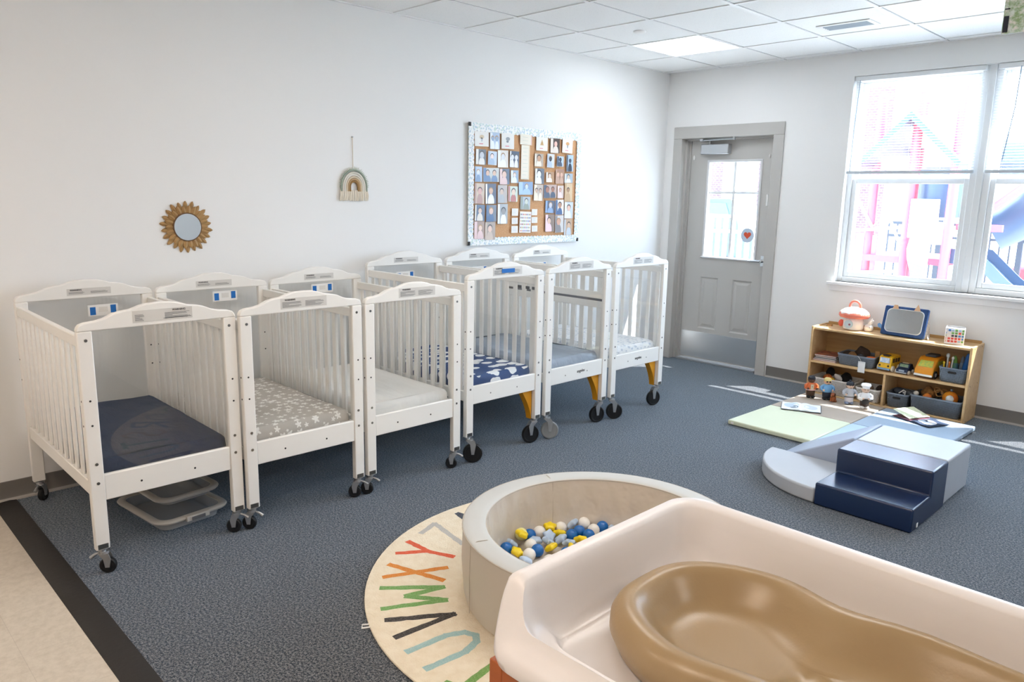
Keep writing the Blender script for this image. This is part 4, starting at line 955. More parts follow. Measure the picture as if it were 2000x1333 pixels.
# ============================================================ TOY SHELF
SX0, SX1, SY0, SY1 = 1.705, 2.862, -.30, -.012
t = thing('toy_shelf', 'low birch toy shelf with one middle shelf and a lower divider', 'shelf', (0, 0, 0))
pt = .018
for x0 in (SX0, SX1 - pt):
    b = MB(); b.box(x0, x0 + pt, SY0, SY1, 0, .562); b.build('side_panel', M_birch, t, bevel=.005, seg=2)
b = MB(); b.box(SX0 + pt, SX1 - pt, SY0 + .012, SY1 - .008, .535, .553); b.build('top_board', M_birch, t, bevel=.004)
b = MB(); b.box(SX0 + pt, SX1 - pt, SY0 + .004, SY1 - .008, .265, .283); b.build('middle_shelf', M_birch, t, bevel=.003)
b = MB(); b.box(SX0 + pt, SX1 - pt, SY0 + .004, SY1 - .008, .006, .022); b.build('bottom_board', M_birch, t, bevel=.003)
b = MB(); b.box(2.290, 2.308, SY0 + .004, SY1 - .008, .022, .265); b.build('divider', M_birch, t, bevel=.003)
b = MB(); b.box(SX0 + pt, SX1 - pt, SY1 - .008, SY1 - .001, .006, .575); b.build('back_panel', M_birchback, t)
b = MB()
for z in (.544, .274, .014):
    for y in (-.25, -.07): b.cyl((SX1, y, z), (SX1 + .0006, y, z), .004, n=10)
b.build('screw', M_dark, t)

# baskets: woven plastic, rounded, open top
def mk_weave(name, c1, c2):
    t = NT(name); p = t.xyz()
    u = t.math('MULTIPLY', t.math('ADD', p[0], p[1]), 330); v = t.math('MULTIPLY', p[2], 380)
    w = t.math('MULTIPLY', t.math('SINE', t.math('ADD', u, v)), t.math('SINE', t.math('SUBTRACT', u, v)))
    t.color(t.mix(t.step(w, -.5, .6), lin(c1), lin(c2)), .5, .35); t.bump(w, .6, .004); return t.m
M_wgrey = mk_weave('woven grey plastic', '#5C6672', '#8E99A6'); M_wwhite = mk_weave('woven white plastic', '#DCDAD6', '#FBFAF8')
def basket(label, x0, x1, y0, y1, z0, h, mat, handle=True, group='woven toy baskets on the shelf'):
    cx, cy = (x0 + x1) / 2, (y0 + y1) / 2; hx, hy = (x1 - x0) / 2, (y1 - y0) / 2
    t = thing('storage_basket', label, 'basket', (cx, cy, z0 + .0005), 0, group)
    R = lambda d, z: [(x, y, z) for x, y in rrect(-hx + d, hx - d, -hy + d, hy - d, .026)]
    b = MB(); b.loft([R(.016, 0), R(.010, .006), R(.001, h - .010), R(-.0, h - .009), R(-.001, h), R(.003, h), R(.005, h - .012), R(.014, .01), R(.02, .007)])
    b.build('body', mat, t, angle=50)
    b = MB(); b.loft([R(-.002, h - .009), R(-.002, h + .001), R(.0045, h + .001), R(.0045, h - .009)], cap0=False, cap1=False); b.build('rim', P('rim ' + mat.name, '#7D8896' if 'grey' in mat.name else '#E9E7E3', .45), t)
    if handle:
        b = MB(); yy = -hy + .0025; b.prism([(p[0], p[1] + h * .70) for p in rrect(-.028, .028, -.008, .008, .0079)], 1, yy - .0035, yy + .004)
        b.build('handle_slot', M_dark, t)
    return t
ZM, ZB = .2835, .0225
basket('grey woven basket holding brown felt pieces, on the middle shelf', 1.922, 2.205, -.285, -.06, ZM, .088, M_wgrey, False)
basket('small grey woven basket of bottles and utensils on the middle shelf', 2.655, 2.838, -.285, -.06, ZM, .108, M_wgrey)
basket('large white woven basket on the bottom shelf behind the figures', 1.728, 2.075, -.29, -.05, ZB, .125, M_wwhite, False)
basket('small white woven basket beside the divider on the bottom shelf', 2.088, 2.272, -.29, -.06, ZB, .105, M_wwhite, False)
basket('small grey woven basket just past the divider on the bottom shelf', 2.318, 2.478, -.285, -.06, ZB, .110, M_wgrey)
basket('large grey woven basket at the shelf end on the bottom shelf', 2.488, 2.832, -.29, -.05, ZB, .128, M_wgrey, False)

def blob(name, label, cat, c, r, mat, sx=1, sy=1, sz=1, rot=(0, 0, 0), wob=.15, group=None, parts=None):
    t = MB(); t.ball((0, 0, 0), r, n=18, sx=sx, sy=sy, sz=sz); rn = random.Random(int(c[0] * 1000)); a = [rn.uniform(0, 6) for _ in range(3)]
    t.v = [tuple(Vector(v) * (1 + wob * math.sin(60 * v[0] + a[0]) * math.sin(55 * v[1] + a[1]) * math.sin(50 * v[2] + a[2]) + wob * .5 * math.sin(90 * v[0] + 70 * v[2]))) for v in t.v]
    o = t.build(name, mat, angle=80); o.location = c; o.rotation_euler = rot; tag(o, label, cat, group); return o
M_bfelt = P('dark brown felt', '#3A2C24', .95, bump=(200, .5)); M_bfelt2 = P('mid brown felt', '#6B4B30', .95, bump=(200, .5), noise=(50, '#8A6238', .4)); M_char = P('charcoal fabric', '#2B2D33', .9, bump=(150, .4))
M_tan = P('tan wood toy', '#B98A52', .6); M_orange = P('orange toy plastic', '#E39420', .4); M_orange2 = P('deep orange toy', '#D8682C', .5)
M_bluep = P('blue toy plastic', '#1F5FA8', .35); M_greenp = P('green toy plastic', '#6FA34A', .4); M_black2 = P('black plush', '#18181B', .95, bump=(200, .6))
blob('felt_toy', 'dark brown felt toy heaped highest in the middle shelf basket', 'soft toy', (2.075, -.165, .375), .055, M_bfelt, 1.1, .9, .95)
blob('felt_toy', 'flat dark brown felt toy at the near end of the middle shelf basket', 'soft toy', (1.975, -.17, .352), .05, M_bfelt, 1.0, 1.1, .55)
blob('felt_toy', 'mid brown felt toy in the centre of the middle shelf basket', 'soft toy', (2.02, -.235, .366), .027, M_bfelt2, 1.2, .8, .9)
blob('fabric_toy', 'charcoal fabric toy beside the dark brown heap', 'soft toy', (2.085, -.245, .358), .026, M_char, 1.3, .7, .9)
blob('wooden_ring', 'orange brown wooden piece at the far end of the middle shelf basket', 'toy', (2.165, -.22, .362), .026, M_orange2, 1.5, .9, .45, wob=.03)
b = MB(); b.box(-.018, .018, -.009, .009, -.04, .028); o = b.build('wooden_block', M_tan, bevel=.003); o.location = (2.175, -.13, .378); tag(o, 'upright tan wooden block leaning behind the orange brown piece', 'block')
# books lying on the middle shelf
for k, (c, z, w, dx, lab) in enumerate([('#E3A8A0', .2840, .185, 0, 'pink edged board book at the bottom of the shelf stack'), ('#59616E', .2965, .175, .003, 'slate grey board book in the middle of the shelf stack'), ('#2F2B33', .3105, .17, .006, 'dark board book third up in the shelf stack'), ('#D98058', .3225, .17, -.002, 'orange patterned board book on top of the shelf stack')]):
    t = thing('board_book', lab, 'book', (1.822 + dx, -.175, z), .03 * (k - 1), 'board books stacked on the middle shelf')
    b = MB(); h = .0115; b.box(-w / 2, w / 2, -.10, .10, 0, .002); b.box(-w / 2, w / 2, -.10, .10, h - .002, h); b.box(-w / 2, -w / 2 + .002, -.10, .10, .002, h - .002)
    b.build('cover', P('cover ' + c, c, .5, noise=(40, '#3A3138' if k == 3 else c, .2)), t, bevel=.0008, seg=1)
    b = MB(); b.box(-w / 2 + .003, w / 2 - .002, -.097, .097, .0021, h - .0021); b.build('pages', P('page edge white', '#DEDAD4', .8), t)
# white tag clipped to basket
t = thing('hanging_tag', 'white card tag in a clear sleeve hanging from the middle shelf basket', 'tag', (2.125, -.301, .325))
b = MB(); b.box(-.027, .027, -.0015, 0, -.075, .012); b.build('sleeve', P('clear sleeve', '#E3E6E8', .2), t, bevel=.001, seg=1)
b = MB(); b.box(-.023, .023, -.0022, -.0016, -.070, .000); b.build('card', P('tag paper', '#EEF0F1', .7), t)
b = MB(); b.tube([(-.006, -.001, .010), (-.012, -.006, .028), (-.024, -.004, .042), (-.036, .004, .047)], .0016, 6); b.build('tie', M_whiteplastic, t)

def toy_car(name, label, loc, rz, L, W, Hh, body, kind):
    t = thing(name, label, 'toy vehicle', loc, rz); w2 = W / 2; wr = Hh * .16
    # side profile (x forward = -y after turn): local x forward
    prof = {'bus': [(-.5, .14), (.5, .14), (.5, .42), (.44, .5), (.40, .86), (.32, .94), (-.46, .94), (-.5, .88)],
            'car': [(-.5, .16), (.5, .16), (.5, .45), (.22, .56), (.10, .9), (-.26, .9), (-.42, .56), (-.5, .5)],
            'van': [(-.5, .1), (.5, .1), (.5, .34), (.46, .44), (.20, .86), (.10, .95), (-.42, .95), (-.5, .85)]}[kind]
    pts = [(x * L, z * Hh) for x, z in prof]
    b = MB(); b.prism(pts, 1, -w2, w2); b.build('body', body[0], t, bevel=Hh * .055, seg=3)
    def P_(x, z): return (x * L, z * Hh)
    # windscreen in the plane of the front slope
    a, c = {'bus': ((.438, .53), (.405, .83)), 'car': ((.20, .59), (.115, .85)), 'van': ((.40, .53), (.235, .80))}[kind]
    (x1, z1), (x2, z2) = P_(*a), P_(*c); d = Vector((x2 - x1, 0, z2 - z1)).normalized(); nrm = Vector((-d.z, 0, d.x)); nrm = nrm if nrm.x > 0 else -nrm; o_ = nrm * (.0105 if kind == 'bus' else .0035)
    q = [(x1, -w2 * .78, z1), (x1, w2 * .78, z1), (x2, w2 * .70, z2), (x2, -w2 * .70, z2)]
    b = MB(); b.add([tuple(Vector(p) + o_) for p in q] + [tuple(Vector(p) - nrm * .004) for p in q], [(0, 1, 2, 3), (4, 5, 6, 7), (0, 1, 5, 4), (1, 2, 6, 5), (2, 3, 7, 6), (3, 0, 4, 7)])
    b.build('windscreen', body[1], t)
    b = MB(); zb = .22 if kind != 'van' else .2
    b.box(L * .5 - .003, L * .5 + .006, -w2 * .98, w2 * .98, Hh * .10, Hh * zb); b.build('bumper', body[2], t, bevel=.003)
    b = MB()
    if kind == 'bus':
        for s in (-1, 1): b.cyl((L * .5 - .002, s * w2 * .68, Hh * .36), (L * .5 + .003, s * w2 * .68, Hh * .36), W * .08, n=14)
        b.box(L * .36 - .03, L * .38, -w2 * .5, w2 * .5, Hh * .93, Hh * 1.0)
        for s in (-1, 1):
            for k in range(3): b.box(-L * .38 + k * L * .25, -L * .38 + k * L * .25 + L * .19, *sorted((s * w2, s * (w2 + .0015))), Hh * .55, Hh * .8)
        b.build('trim', P('bus trim', '#3B2A22', .5), t)
    elif kind == 'car':
        b.box(-L * .12, L * .02, -w2 * .55, w2 * .55, Hh * .9, Hh * .98); b.build('light_bar', P('light bar tan', '#C9B48E', .4), t, bevel=.002)
        b = MB(); b.box(L * .5, L * .503, -w2 * .5, w2 * .5, Hh * .26, Hh * .42); b.build('grille', P('silver print', '#9BA6B4', .4), t)
    else:
        b.box(-L * .40, L * .05, -w2 * .6, w2 * .6, Hh * .94, Hh * 1.06); b.build('roof_pod', P('dark grey pod', '#4A4C50', .6), t, bevel=.012, seg=3)
        b = MB()
        for s in (-1, 1): b.box(-L * .3, L * .12, *sorted((s * w2, s * (w2 + .001))), Hh * .52, Hh * .8)
        b.build('side_window', body[1], t)
    for sx in (-1, 1):
        for sy in (-1, 1):
            b = MB(); xx = sx * L * .30; ww = .012 if kind != 'van' else .008
            rr = wr * (1.15 if kind != 'van' else 1.2)
            y0, y1 = sy * (w2 - (.002 if kind != 'van' else .004)), sy * (w2 + ww)
            b.cyl((xx, y0, rr), (xx, y1, rr), rr, n=20); b.build('wheel', body[3], t, bevel=.002)
            if kind == 'van': b = MB(); b.cyl((xx, y1, rr), (xx, y1 + sy * .001, rr), rr * .5, n=16); b.build('hub', M_whiteplastic, t)
    return t
M_wwood = P('pale wood wheel', '#E3DACB', .5)
toy_car('toy_bus', 'yellow toy school bus with pale wooden wheels on the middle shelf', (2.285, -.185, ZM), -PI / 2 - .10, .165, .095, .125, [P('bus yellow', '#EFC326', .4, noise=(35, '#E4A21E', .3)), P('bus windscreen', '#8FB4D8', .3, noise=(40, '#E5E8EC', .5)), P('bus bumper blue', '#7FA3C4', .4), M_wwood], 'bus')
toy_car('toy_police_car', 'dark navy toy car with pale wooden wheels between the bus and the van', (2.408, -.205, ZM), -PI / 2 - .05, .13, .080, .083, [P('car navy', '#1B2B4A', .35), P('car windscreen', '#8E9C88', .3, noise=(60, '#5F8B52', .5)), P('car bumper', '#A9B2BE', .4), M_wwood], 'car')
toy_car('toy_van', 'orange toy camper van with a green windscreen and white bumper', (2.565, -.17, ZM), -PI / 2 - .08, .215, .130, .155, [M_orange, P('van windscreen', '#A8C25E', .4, noise=(70, '#D7C94A', .5)), P('van bumper white', '#EFEDEA', .4), M_black], 'van')
# bottles in the small grey basket
def bottle(name, label, cat, x, y, z0, r, h, mats, lean=(0, 0)):
    t = thing(name, label, cat, (x, y, z0), 0); t.rotation_euler = (lean[0], lean[1], 0)
    b = MB(); b.lathe([(r * .9, 0), (r, .01), (r, h * .62), (r * .85, h * .72)], (0, 0, 0), 18); b.build('body', mats[0], t)
    b = MB(); b.lathe([(r * .8, h * .72), (r * .75, h * .9), (r * .4, h), (.001, h)], (0, 0, 0), 18); b.build('cap', mats[1], t); return t
bottle('toy_bottle', 'blue toy bottle leaning at the far side of the small basket', 'toy', 2.788, -.16, .292, .022, .205, [M_bluep, M_bluep], (.08, .12))
bottle('toy_bottle', 'green and blue toy bottle in the middle of the small basket', 'toy', 2.735, -.175, .292, .022, .175, [P('bottle green blue', '#5E9A62', .4, noise=(25, '#4C78A8', .4)), M_greenp], (.05, -.05))
bottle('toy_bottle', 'pale blue toy bottle behind the green one in the small basket', 'toy', 2.758, -.11, .292, .018, .165, [P('bottle pale blue', '#8FA9C6', .4), P('cap grey blue', '#77889E', .4)], (-.04, .02))
for k, (c, dx, lab) in enumerate([('#E9C93A', 0, 'yellow toy stick in the small basket nearest the van'), ('#B9B9B4', .014, 'grey toy whisk handle in the small basket'), ('#DE7C34', .028, 'orange toy stick in the small basket'), ('#D9D6CC', .038, 'cream toy stick in the small basket')]):
    b = MB(); h = [.125, .18, .13, .165][k]; b.cyl((0, 0, 0), (0, 0, h), .0055, n=10); b.ball((0, 0, h), [.0075, .013, .0075, .010][k], n=12, sz=1.3)
    o = b.build('toy_stick', P('stick ' + c, c, .45)); o.location = (2.680 + dx, -.235 + .012 * (k % 2), .292); o.rotation_euler = (.04, .03 * (k - 1), 0); tag(o, lab, 'toy', 'sticks in the small grey basket')
# toys in the bottom baskets
GB = 'toys in the bottom shelf baskets'
blob('plush_toy', 'black plush head rising highest in the large white basket', 'soft toy', (1.825, -.13, .175), .036, M_black2, group=GB)
blob('plush_toy', 'brown and orange plush in the large white basket', 'soft toy', (1.835, -.20, .140), .034, P('brown orange plush', '#7A4B28', .9, noise=(40, '#D8702C', .5)), 1.1, 1, .9, group=GB)
blob('plush_toy', 'black plush body at the right inside the large white basket', 'soft toy', (1.955, -.13, .150), .042, M_black2, 1.15, 1, .9, group=GB)
blob('plush_toy', 'white curved plush arm in the large white basket', 'soft toy', (1.912, -.185, .152), .026, P('white plush', '#D9D8D8', .9), 1.5, .6, .8, rot=(0, .7, 0), group=GB)
blob('toy_duck', 'small yellow ball toy at the front of the large white basket', 'toy', (1.882, -.235, .136), .022, P('yellow toy', '#E8B52A', .5), 1.2, 1, .8, wob=.02, group=GB)
blob('fabric_toy', 'dark brown furry toy in the small white basket', 'soft toy', (2.235, -.16, .118), .034, M_bfelt, 1, 1, .8, group=GB)
blob('fabric_toy', 'tan grey toy at the near side of the small white basket', 'soft toy', (2.140, -.15, .110), .034, P('tan grey toy', '#8C7B68', .9), 1.2, 1, .7, group=GB)
blob('shoe_toy', 'dark grey rounded toy in the small grey bottom basket', 'toy', (2.375, -.16, .130), .036, P('slate toy', '#3E4756', .6), 1.2, 1, .75, wob=.05, group=GB)
blob('fabric_toy', 'grey fabric toy at the divider far side of the small grey bottom basket', 'toy', (2.435, -.14, .118), .032, P('grey toy', '#5B5F68', .8), 1, 1, .8, group=GB)
b = MB(); b.tube([(-.026, 0, -.008), (.006, 0, .022), (.020, 0, .014), (.016, 0, -.018)], .0045, 8); b.cyl((.008, -.004, .002), (.008, .004, .002), .007, n=12)
o = b.build('white_clip_toy', P('white toy frame', '#DCDCDC', .5)); o.location = (2.420, -.232, .137); tag(o, 'white looped toy clip at the front of the small grey bottom basket', 'toy', GB)
blob('toy_ball', 'white knob toy at the near corner of the large grey basket', 'toy', (2.512, -.225, .150), .019, P('white knob', '#E2E0DE', .5), wob=.02, group=GB)
blob('plush_toy', 'brown furry toy at the back of the large grey basket', 'soft toy', (2.575, -.14, .155), .046, P('brown fur', '#7C5630', .95, bump=(160, .7), noise=(40, '#A87B43', .5)), 1.1, 1, .9, group=GB)
blob('toy_ball', 'orange striped toy at the front of the large grey basket', 'toy', (2.592, -.235, .142), .026, P('orange striped', '#E08A2A', .5, noise=(45, '#C4602C', .5)), 1.2, .9, 1, wob=.03, group=GB)
b = MB()
for (cx, cz, r) in ((0, 0, .024), (.03, .014, .020), (-.018, .022, .018)): b.tube([(cx + r * math.cos(2 * PI * i / 16), .006 * math.sin(i), cz + r * math.sin(2 * PI * i / 16)) for i in range(16)], .0042, 7, closed=True)
o = b.build('ring_toy', M_tan); o.location = (2.652, -.17, .170); tag(o, 'tangled tan wooden rings in the middle of the large grey basket', 'toy', GB)
t = thing('stuffed_ball', 'orange and yellow stuffed ball with a white face in the large grey basket', 'soft toy', (2.735, -.20, .152), 0, GB)
b = MB(); b.ball((0, 0, 0), .052, n=26); b.build('body', P('orange yellow stripes', '#E79B1F', .8, noise=(18, '#D86F22', .6)), t)
b = MB(); b.ball((.006, -.030, .004), .030, n=18); b.build('face', P('white fur', '#E9ECEF', .9), t)
b = MB(); b.ball((0, .012, .058), .010, n=12); b.build('tuft', P('grey blue tuft', '#8FA0B4', .8), t)

# toys on the shelf top
ZT = .5535
M_coral = P('coral toy plastic', '#F08A74', .35); M_toywhite = P('white toy plastic', '#F7F5F3', .3)
t = thing('mushroom_toy', 'white and coral mushroom shaped toy house with a handle on the shelf', 'toy', (1.975, -.155, ZT))
b = MB(); b.lathe([(.055, 0), (.072, .004), (.078, .02), (.077, .07), (.066, .092), (.05, .098)], (0, 0, 0), 36, sy=.85); b.build('body', M_toywhite, t)
b = MB(); b.lathe([(.060, .094), (.106, .098), (.116, .110), (.116, .125), (.104, .145), (.075, .166), (.04, .178), (.001, .181)], (0, 0, 0), 40, sy=.85)
tt = NT('coral white cap'); p_ = tt.xyz(); h_ = tt.math('ADD', p_[2], tt.math('MULTIPLY', tt.noise(26, 2), .05))
tt.color(tt.mix(tt.step(h_, .158, .164), lin('#EE8570'), lin('#FBF6F4')), .3, .5)
b.build('cap', tt.m, t)
b = MB(); b.tube([(-.040, 0, .165)] + [(-.040 * math.cos(PI * k / 14), 0, .185 + .042 * math.sin(PI * k / 14)) for k in range(15)] + [(.040, 0, .165)], .0095, 10); b.build('handle', M_coral, t)
b = MB(); b.ball((-.088, -.02, .045), .022, n=14, sz=1.3); b.box(-.082, -.070, -.034, -.006, .03, .06); b.build('dial', P('red coral dial', '#E56750', .4), t)
b = MB(); b.cyl((-.012, -.060, .048), (-.012, -.0685, .048), .033, n=30); b.build('door_disc', P('pale aqua disc', '#CFE4EA', .4), t)
b = MB(); b.cyl((-.004, -.0685, .046), (-.004, -.071, .046), .008, n=14); b.build('button', P('plum button', '#8A4E5E', .4), t)
t2 = thing('bunny_toy', 'small white bunny toy beside the mushroom house', 'toy', (2.098, -.165, ZT))
b = MB(); b.ball((0, 0, .030), .028, n=18, sx=1.25, sy=.8, sz=1.05); b.ball((-.010, 0, .012), .014, n=12, sx=1.6); b.build('body', P('cream white toy', '#F3EEE8', .5), t2)
b = MB(); b.tube([(.002, 0, .05), (.018, 0, .074), (.030, 0, .092)], [.010, .009, .004], 8); b.tube([(-.006, 0, .05), (.006, 0, .082), (.020, .002, .104)], [.009, .008, .003], 8); b.build('ear', P('cream white toy', '#F3EEE8', .5), t2)
b = MB(); b.ball((.014, -.0225, .036), .0035, n=10); b.build('eye', M_dark, t2)
t3 = MB(); t3.box(-.02, .02, -.012, .012, 0, .012); o = t3.build('wooden_block', M_tan, bevel=.002); o.location = (1.775, -.12, ZT); tag(o, 'small flat tan block at the near end of the shelf top', 'block')

t = thing('play_mirror', 'navy framed soft play mirror with two orange ears leaning on the shelf', 'mirror', (2.358, -.185, ZT), -.05)
Wm, Hm, th = .315, .225, .012; tilt = Matrix.Rotation(math.radians(-14), 4, 'X')
b = MB(); j = b.mark(); b.prism(rrect(-Wm / 2, Wm / 2, .0, Hm, .012), 1, -th, th); b.xf(j, tilt); b.xf(j, Matrix.Translation((0, -.02, .0035))); b.build('frame', P('navy canvas', '#2A4E82', .75, bump=(200, .3), noise=(60, '#1F3F70', .3)), t, bevel=.005)
for nm, d, y0, y1, m in (('rim', .024, -th - .003, -th + .002, P('white mirror rim', '#E8EBEE', .4)), ('mirror_glass', .029, -th - .0042, -th, P('mirror film', '#C9D2DA', .12, metal=1, bump=(9, .06)))):
    b = MB(); j = b.mark(); b.prism(rrect(-Wm / 2 + d, Wm / 2 - d, d, Hm - d + .004, .034), 1, y0, y1); b.xf(j, tilt); b.xf(j, Matrix.Translation((0, -.02, .0035))); b.build(nm, m, t)
for s, pts in ((-1, [(-.022, -.020), (.022, -.020), (.014, .010), (-.012, .010)]), (1, [(-.024, -.020), (.024, -.020), (.0, .030)])):
    b = MB(); j = b.mark(); b.prism([(p[0] + s * .078, p[1] + Hm - .002) for p in pts], 1, -th - .007, -th - .0045); b.xf(j, tilt); b.xf(j, Matrix.Translation((0, -.02, .0035))); b.build('ear', P('peach orange felt', '#E0A868' if s > 0 else '#DDB48E', .8), t)
b = MB(); j = b.mark(); b.prism([(-Wm / 2 - .026, .050), (-Wm / 2, .040), (-Wm / 2, .068), (-Wm / 2 - .022, .082), (-Wm / 2 - .034, .070)], 1, -.004, .004); b.xf(j, tilt); b.xf(j, Matrix.Translation((0, -.02, .0035))); b.build('tail', P('sky blue felt', '#6E9CCB', .8), t)
b = MB(); b.add([(-Wm / 2 + .01, .002, .003), (Wm / 2 - .004, .002, .003), (Wm / 2 - .004, .105, .003), (-Wm / 2 + .01, .105, .003), (-Wm / 2 + .01, .047, .21), (Wm / 2 - .004, .047, .21)], [(0, 1, 2, 3), (0, 4, 5, 1), (3, 2, 5, 4), (0, 3, 4), (1, 5, 2)]); b.build('back_support', P('printed cream fabric', '#E9E4DC', .8, noise=(90, '#B5AFA8', .4)), t)
b = MB(); b.tube([(Wm / 2 + .004, .03, .03), (Wm / 2 + .014, .01, .018), (Wm / 2 + .024, -.0, .006)], .006, 8); b.build('strap', P('cream strap', '#E9DFD0', .8), t)

t = thing('bead_cube', 'clear white cube filled with rows of coloured beads on the shelf top', 'toy', (2.700, -.155, ZT), math.radians(14))
s = .059
b = MB(); b.box(-s + .004, s - .004, -s + .004, s - .004, .003, .112); b.build('core', P('white cube core', '#F3F1F2', .4), t)
b = MB(); e = .006
for x in (-s, s):
    for y in (-s, s): b.box(x - e / 2, x + e / 2, y - e / 2, y + e / 2, 0, .116)
for z in (.001, .112):
    for y in (-s, s): b.box(-s, s, y - e / 2, y + e / 2, z, z + e)
    for x in (-s, s): b.box(x - e / 2, x + e / 2, -s, s, z, z + e)
b.build('edge_frame', P('clear white edge', '#F6F7F9', .25), t, bevel=.0015, seg=1)
hues2 = ['#D9534A', '#4E86C6', '#73AE62', '#EDEDED', '#3E4658', '#E0A04A', '#A7C6E2']
mats = [P('bead ' + c, c, .4) for c in hues2]; b = MB(); rn = random.Random(4)
for side in range(4):
    for i in range(5):
        for k in range(5):
            j = b.mark(); u = -s + .016 + i * .0215; z = .014 + k * .020
            mi = (0 if k < 2 and rn.random() < .55 else rn.randrange(7)); b.box(u, u + .0165, -s - .0005, -s + .006, z, z + .014, mi)
            b.xf(j, Matrix.Rotation(side * PI / 2, 4, 'Z'))
b.build('beads', mats, t, bevel=.002, seg=1)

# ------------------------------------------------------------ four toy figures on the mat
def figure(label, loc, rz, skin, top, legs, shoes, hair, kind):
    t = thing('toy_figure', label, 'toy figure', loc, rz, 'plastic people figures on the mat')
    b = MB()
    for s in (-1, 1): b.ball((s * .017, -.008, .012), .017, n=14, sx=.95, sy=1.45, sz=.72)
    b.build('shoes', shoes, t)
    b = MB(); b.lathe([(.026, .016), (.032, .022), (.033, .06), (.034, .070)], (0, 0, 0), 24, sy=.72)
    b.box(-.0012, .0012, -.0245, -.018, .018, .055); b.build('legs', legs, t)
    b = MB(); b.lathe([(.036, .062), (.039, .068), (.038, .085), (.033, .108), (.024, .122), (.012, .127)], (0, 0, 0), 24, sy=.70)
    for s in (-1, 1):
        b.tube([(s * .026, 0, .112), (s * .043, -.004, .100), (s * .046, -.012, .082), (s * (.036 if kind != 'cook' else .022), -.026, .080)], [.011, .012, .0105, .0085], 10)
    b.build('top', top, t)
    b = MB(); b.ball((0, -.001, .143), .026, n=22, sx=1.02, sy=.92, sz=.98)
    b.ball((0, -.026, .140), .0048, n=10)
    for s in (-1, 1): b.ball((s * .027, 0, .142), .0055, n=10, sx=.6)
    b.lathe([(.012, .118), (.012, .128)], (0, 0, 0), 14); b.build('head', skin, t)
    for s in (-1, 1): b = MB(); b.ball((s * (.033 if kind != 'cook' else .018), -.031, .080), .0085, n=10); b.build('hand', skin, t)
    b = MB()
    for s in (-1, 1): b.ball((s * .0095, -.0235, .147), .0028, n=8)
    b.tube([(-.008, -.0235, .131), (0, -.0250, .128), (.008, -.0235, .131)], .0011, 6); b.build('face', M_dark, t)
    if kind == 'cook':
        b = MB(); b.lathe([(.0265, .155), (.027, .168), (.034, .172), (.036, .182), (.031, .190), (.001, .192)], (0, 0, 0), 24, sy=.95); b.build('chef_hat', hair, t)
        b = MB(); b.cyl((-.004, -.036, .062), (-.004, -.040, .060), .026, n=24); b.tube([(.02, -.037, .066), (.046, -.034, .074)], .004, 8); b.build('frying_pan', P('black pan', '#1B1A1C', .5), t)
    else:
        b = MB(); prof = [(.0272, .146), (.0285, .155), (.026, .166), (.018, .174), (.001, .177)]
        if kind == 'cap': prof = [(.028, .152), (.0300, .156), (.0295, .166), (.024, .172), (.001, .175)]
        b.lathe(prof, (0, .002, 0), 22, sy=.95)
        if kind == 'cap': b.ball((0, -.022, .154), .020, n=14, sx=1, sy=.7, sz=.12)
        if kind == 'bun': b.ball((0, .004, .180), .009, n=12); b.ball((0, .012, .138), .022, n=14, sx=1.15, sy=.8, sz=1.1)
        b.build('hair' if kind != 'cap' else 'cap', hair, t)
        if kind == 'glasses':
            b = MB()
            for s in (-1, 1): b.ball((s * .011, -.0245, .146), .0078, n=12, sy=.4, sz=.8)
            b.box(-.006, .006, -.027, -.0255, .147, .149); b.build('sunglasses', M_dark, t)
            d = thing('toy_dog', 'small orange brown toy dog sitting beside the blond figure', 'toy figure', (loc[0] + .066, loc[1] - .030, loc[2]), -.3)
            m = P('orange brown dog', '#A85A28', .6, noise=(50, '#7A3E1C', .5))
            b = MB(); b.ball((0, .006, .026), .020, n=16, sx=.85, sy=1, sz=1.35); b.ball((0, -.006, .058), .016, n=16, sz=.95); b.ball((0, -.020, .054), .008, n=10, sy=1.2)
            for s2 in (-1, 1): b.tube([(s2 * .009, -.010, .040), (s2 * .010, -.014, .016), (s2 * .010, -.017, .005)], [.0075, .006, .0065], 8); b.ball((s2 * .013, .012, .008), .010, n=10, sy=1.3, sz=.8)
            b.build('body', m, d)
            b = MB()
            for s2 in (-1, 1): b.ball((s2 * .015, -.002, .060), .009, n=10, sx=.45, sz=1.3)
            b.build('ear', P('dark brown ear', '#4C2A18', .7), d)
    if kind == 'vest':
        b = MB(); b.box(-.012, .012, -.0285, -.0265, .072, .112); b.build('shirt_front', P('cream shirt', '#E0D2B4', .6), t)
        b = MB(); b.lathe([(.0395, .064), (.0405, .067), (.0395, .071)], (0, 0, 0), 24, sy=.70, cap=False); b.build('jacket_hem', P('pink white hem', '#F0D2D6', .5), t)
        b = MB(); b.ball((.0, -.0295, .094), .003, n=8); b.build('badge', M_dark, t)
    if kind == 'bun':
        b = MB(); b.lathe([(.0345, .056), (.0350, .062), (.0345, .066)], (0, 0, 0), 24, sy=.73, cap=False); b.build('belt', M_dark, t)
        b = MB()
        for s in (-1, 1): b.ball((s * .026, -.026, .086), .0042, n=8)
        b.build('button', M_dark, t)
    return t
S = lambda n, c: P(n, c, .45)
figure('toy figure with dark curly hair in an orange jacket and brown trousers', (1.853, -.545, .0365), .75, S('skin brown', '#6B4630'), S('orange jacket', '#D9703A'), S('brown trousers', '#4A3424'), S('black shoes', '#1E1E22'), P('black blue hair', '#23262E', .6, bump=(160, .5)), 'vest')
figure('blond toy figure with sunglasses in a light blue shirt and navy trousers', (1.962, -.505, .0365), .7, S('skin peach', '#E8B795'), S('light blue shirt', '#6FA6D2'), S('navy trousers', '#232A3A'), S('black boots', '#1C1E24'), P('blond hair', '#E7D08A', .6), 'glasses')
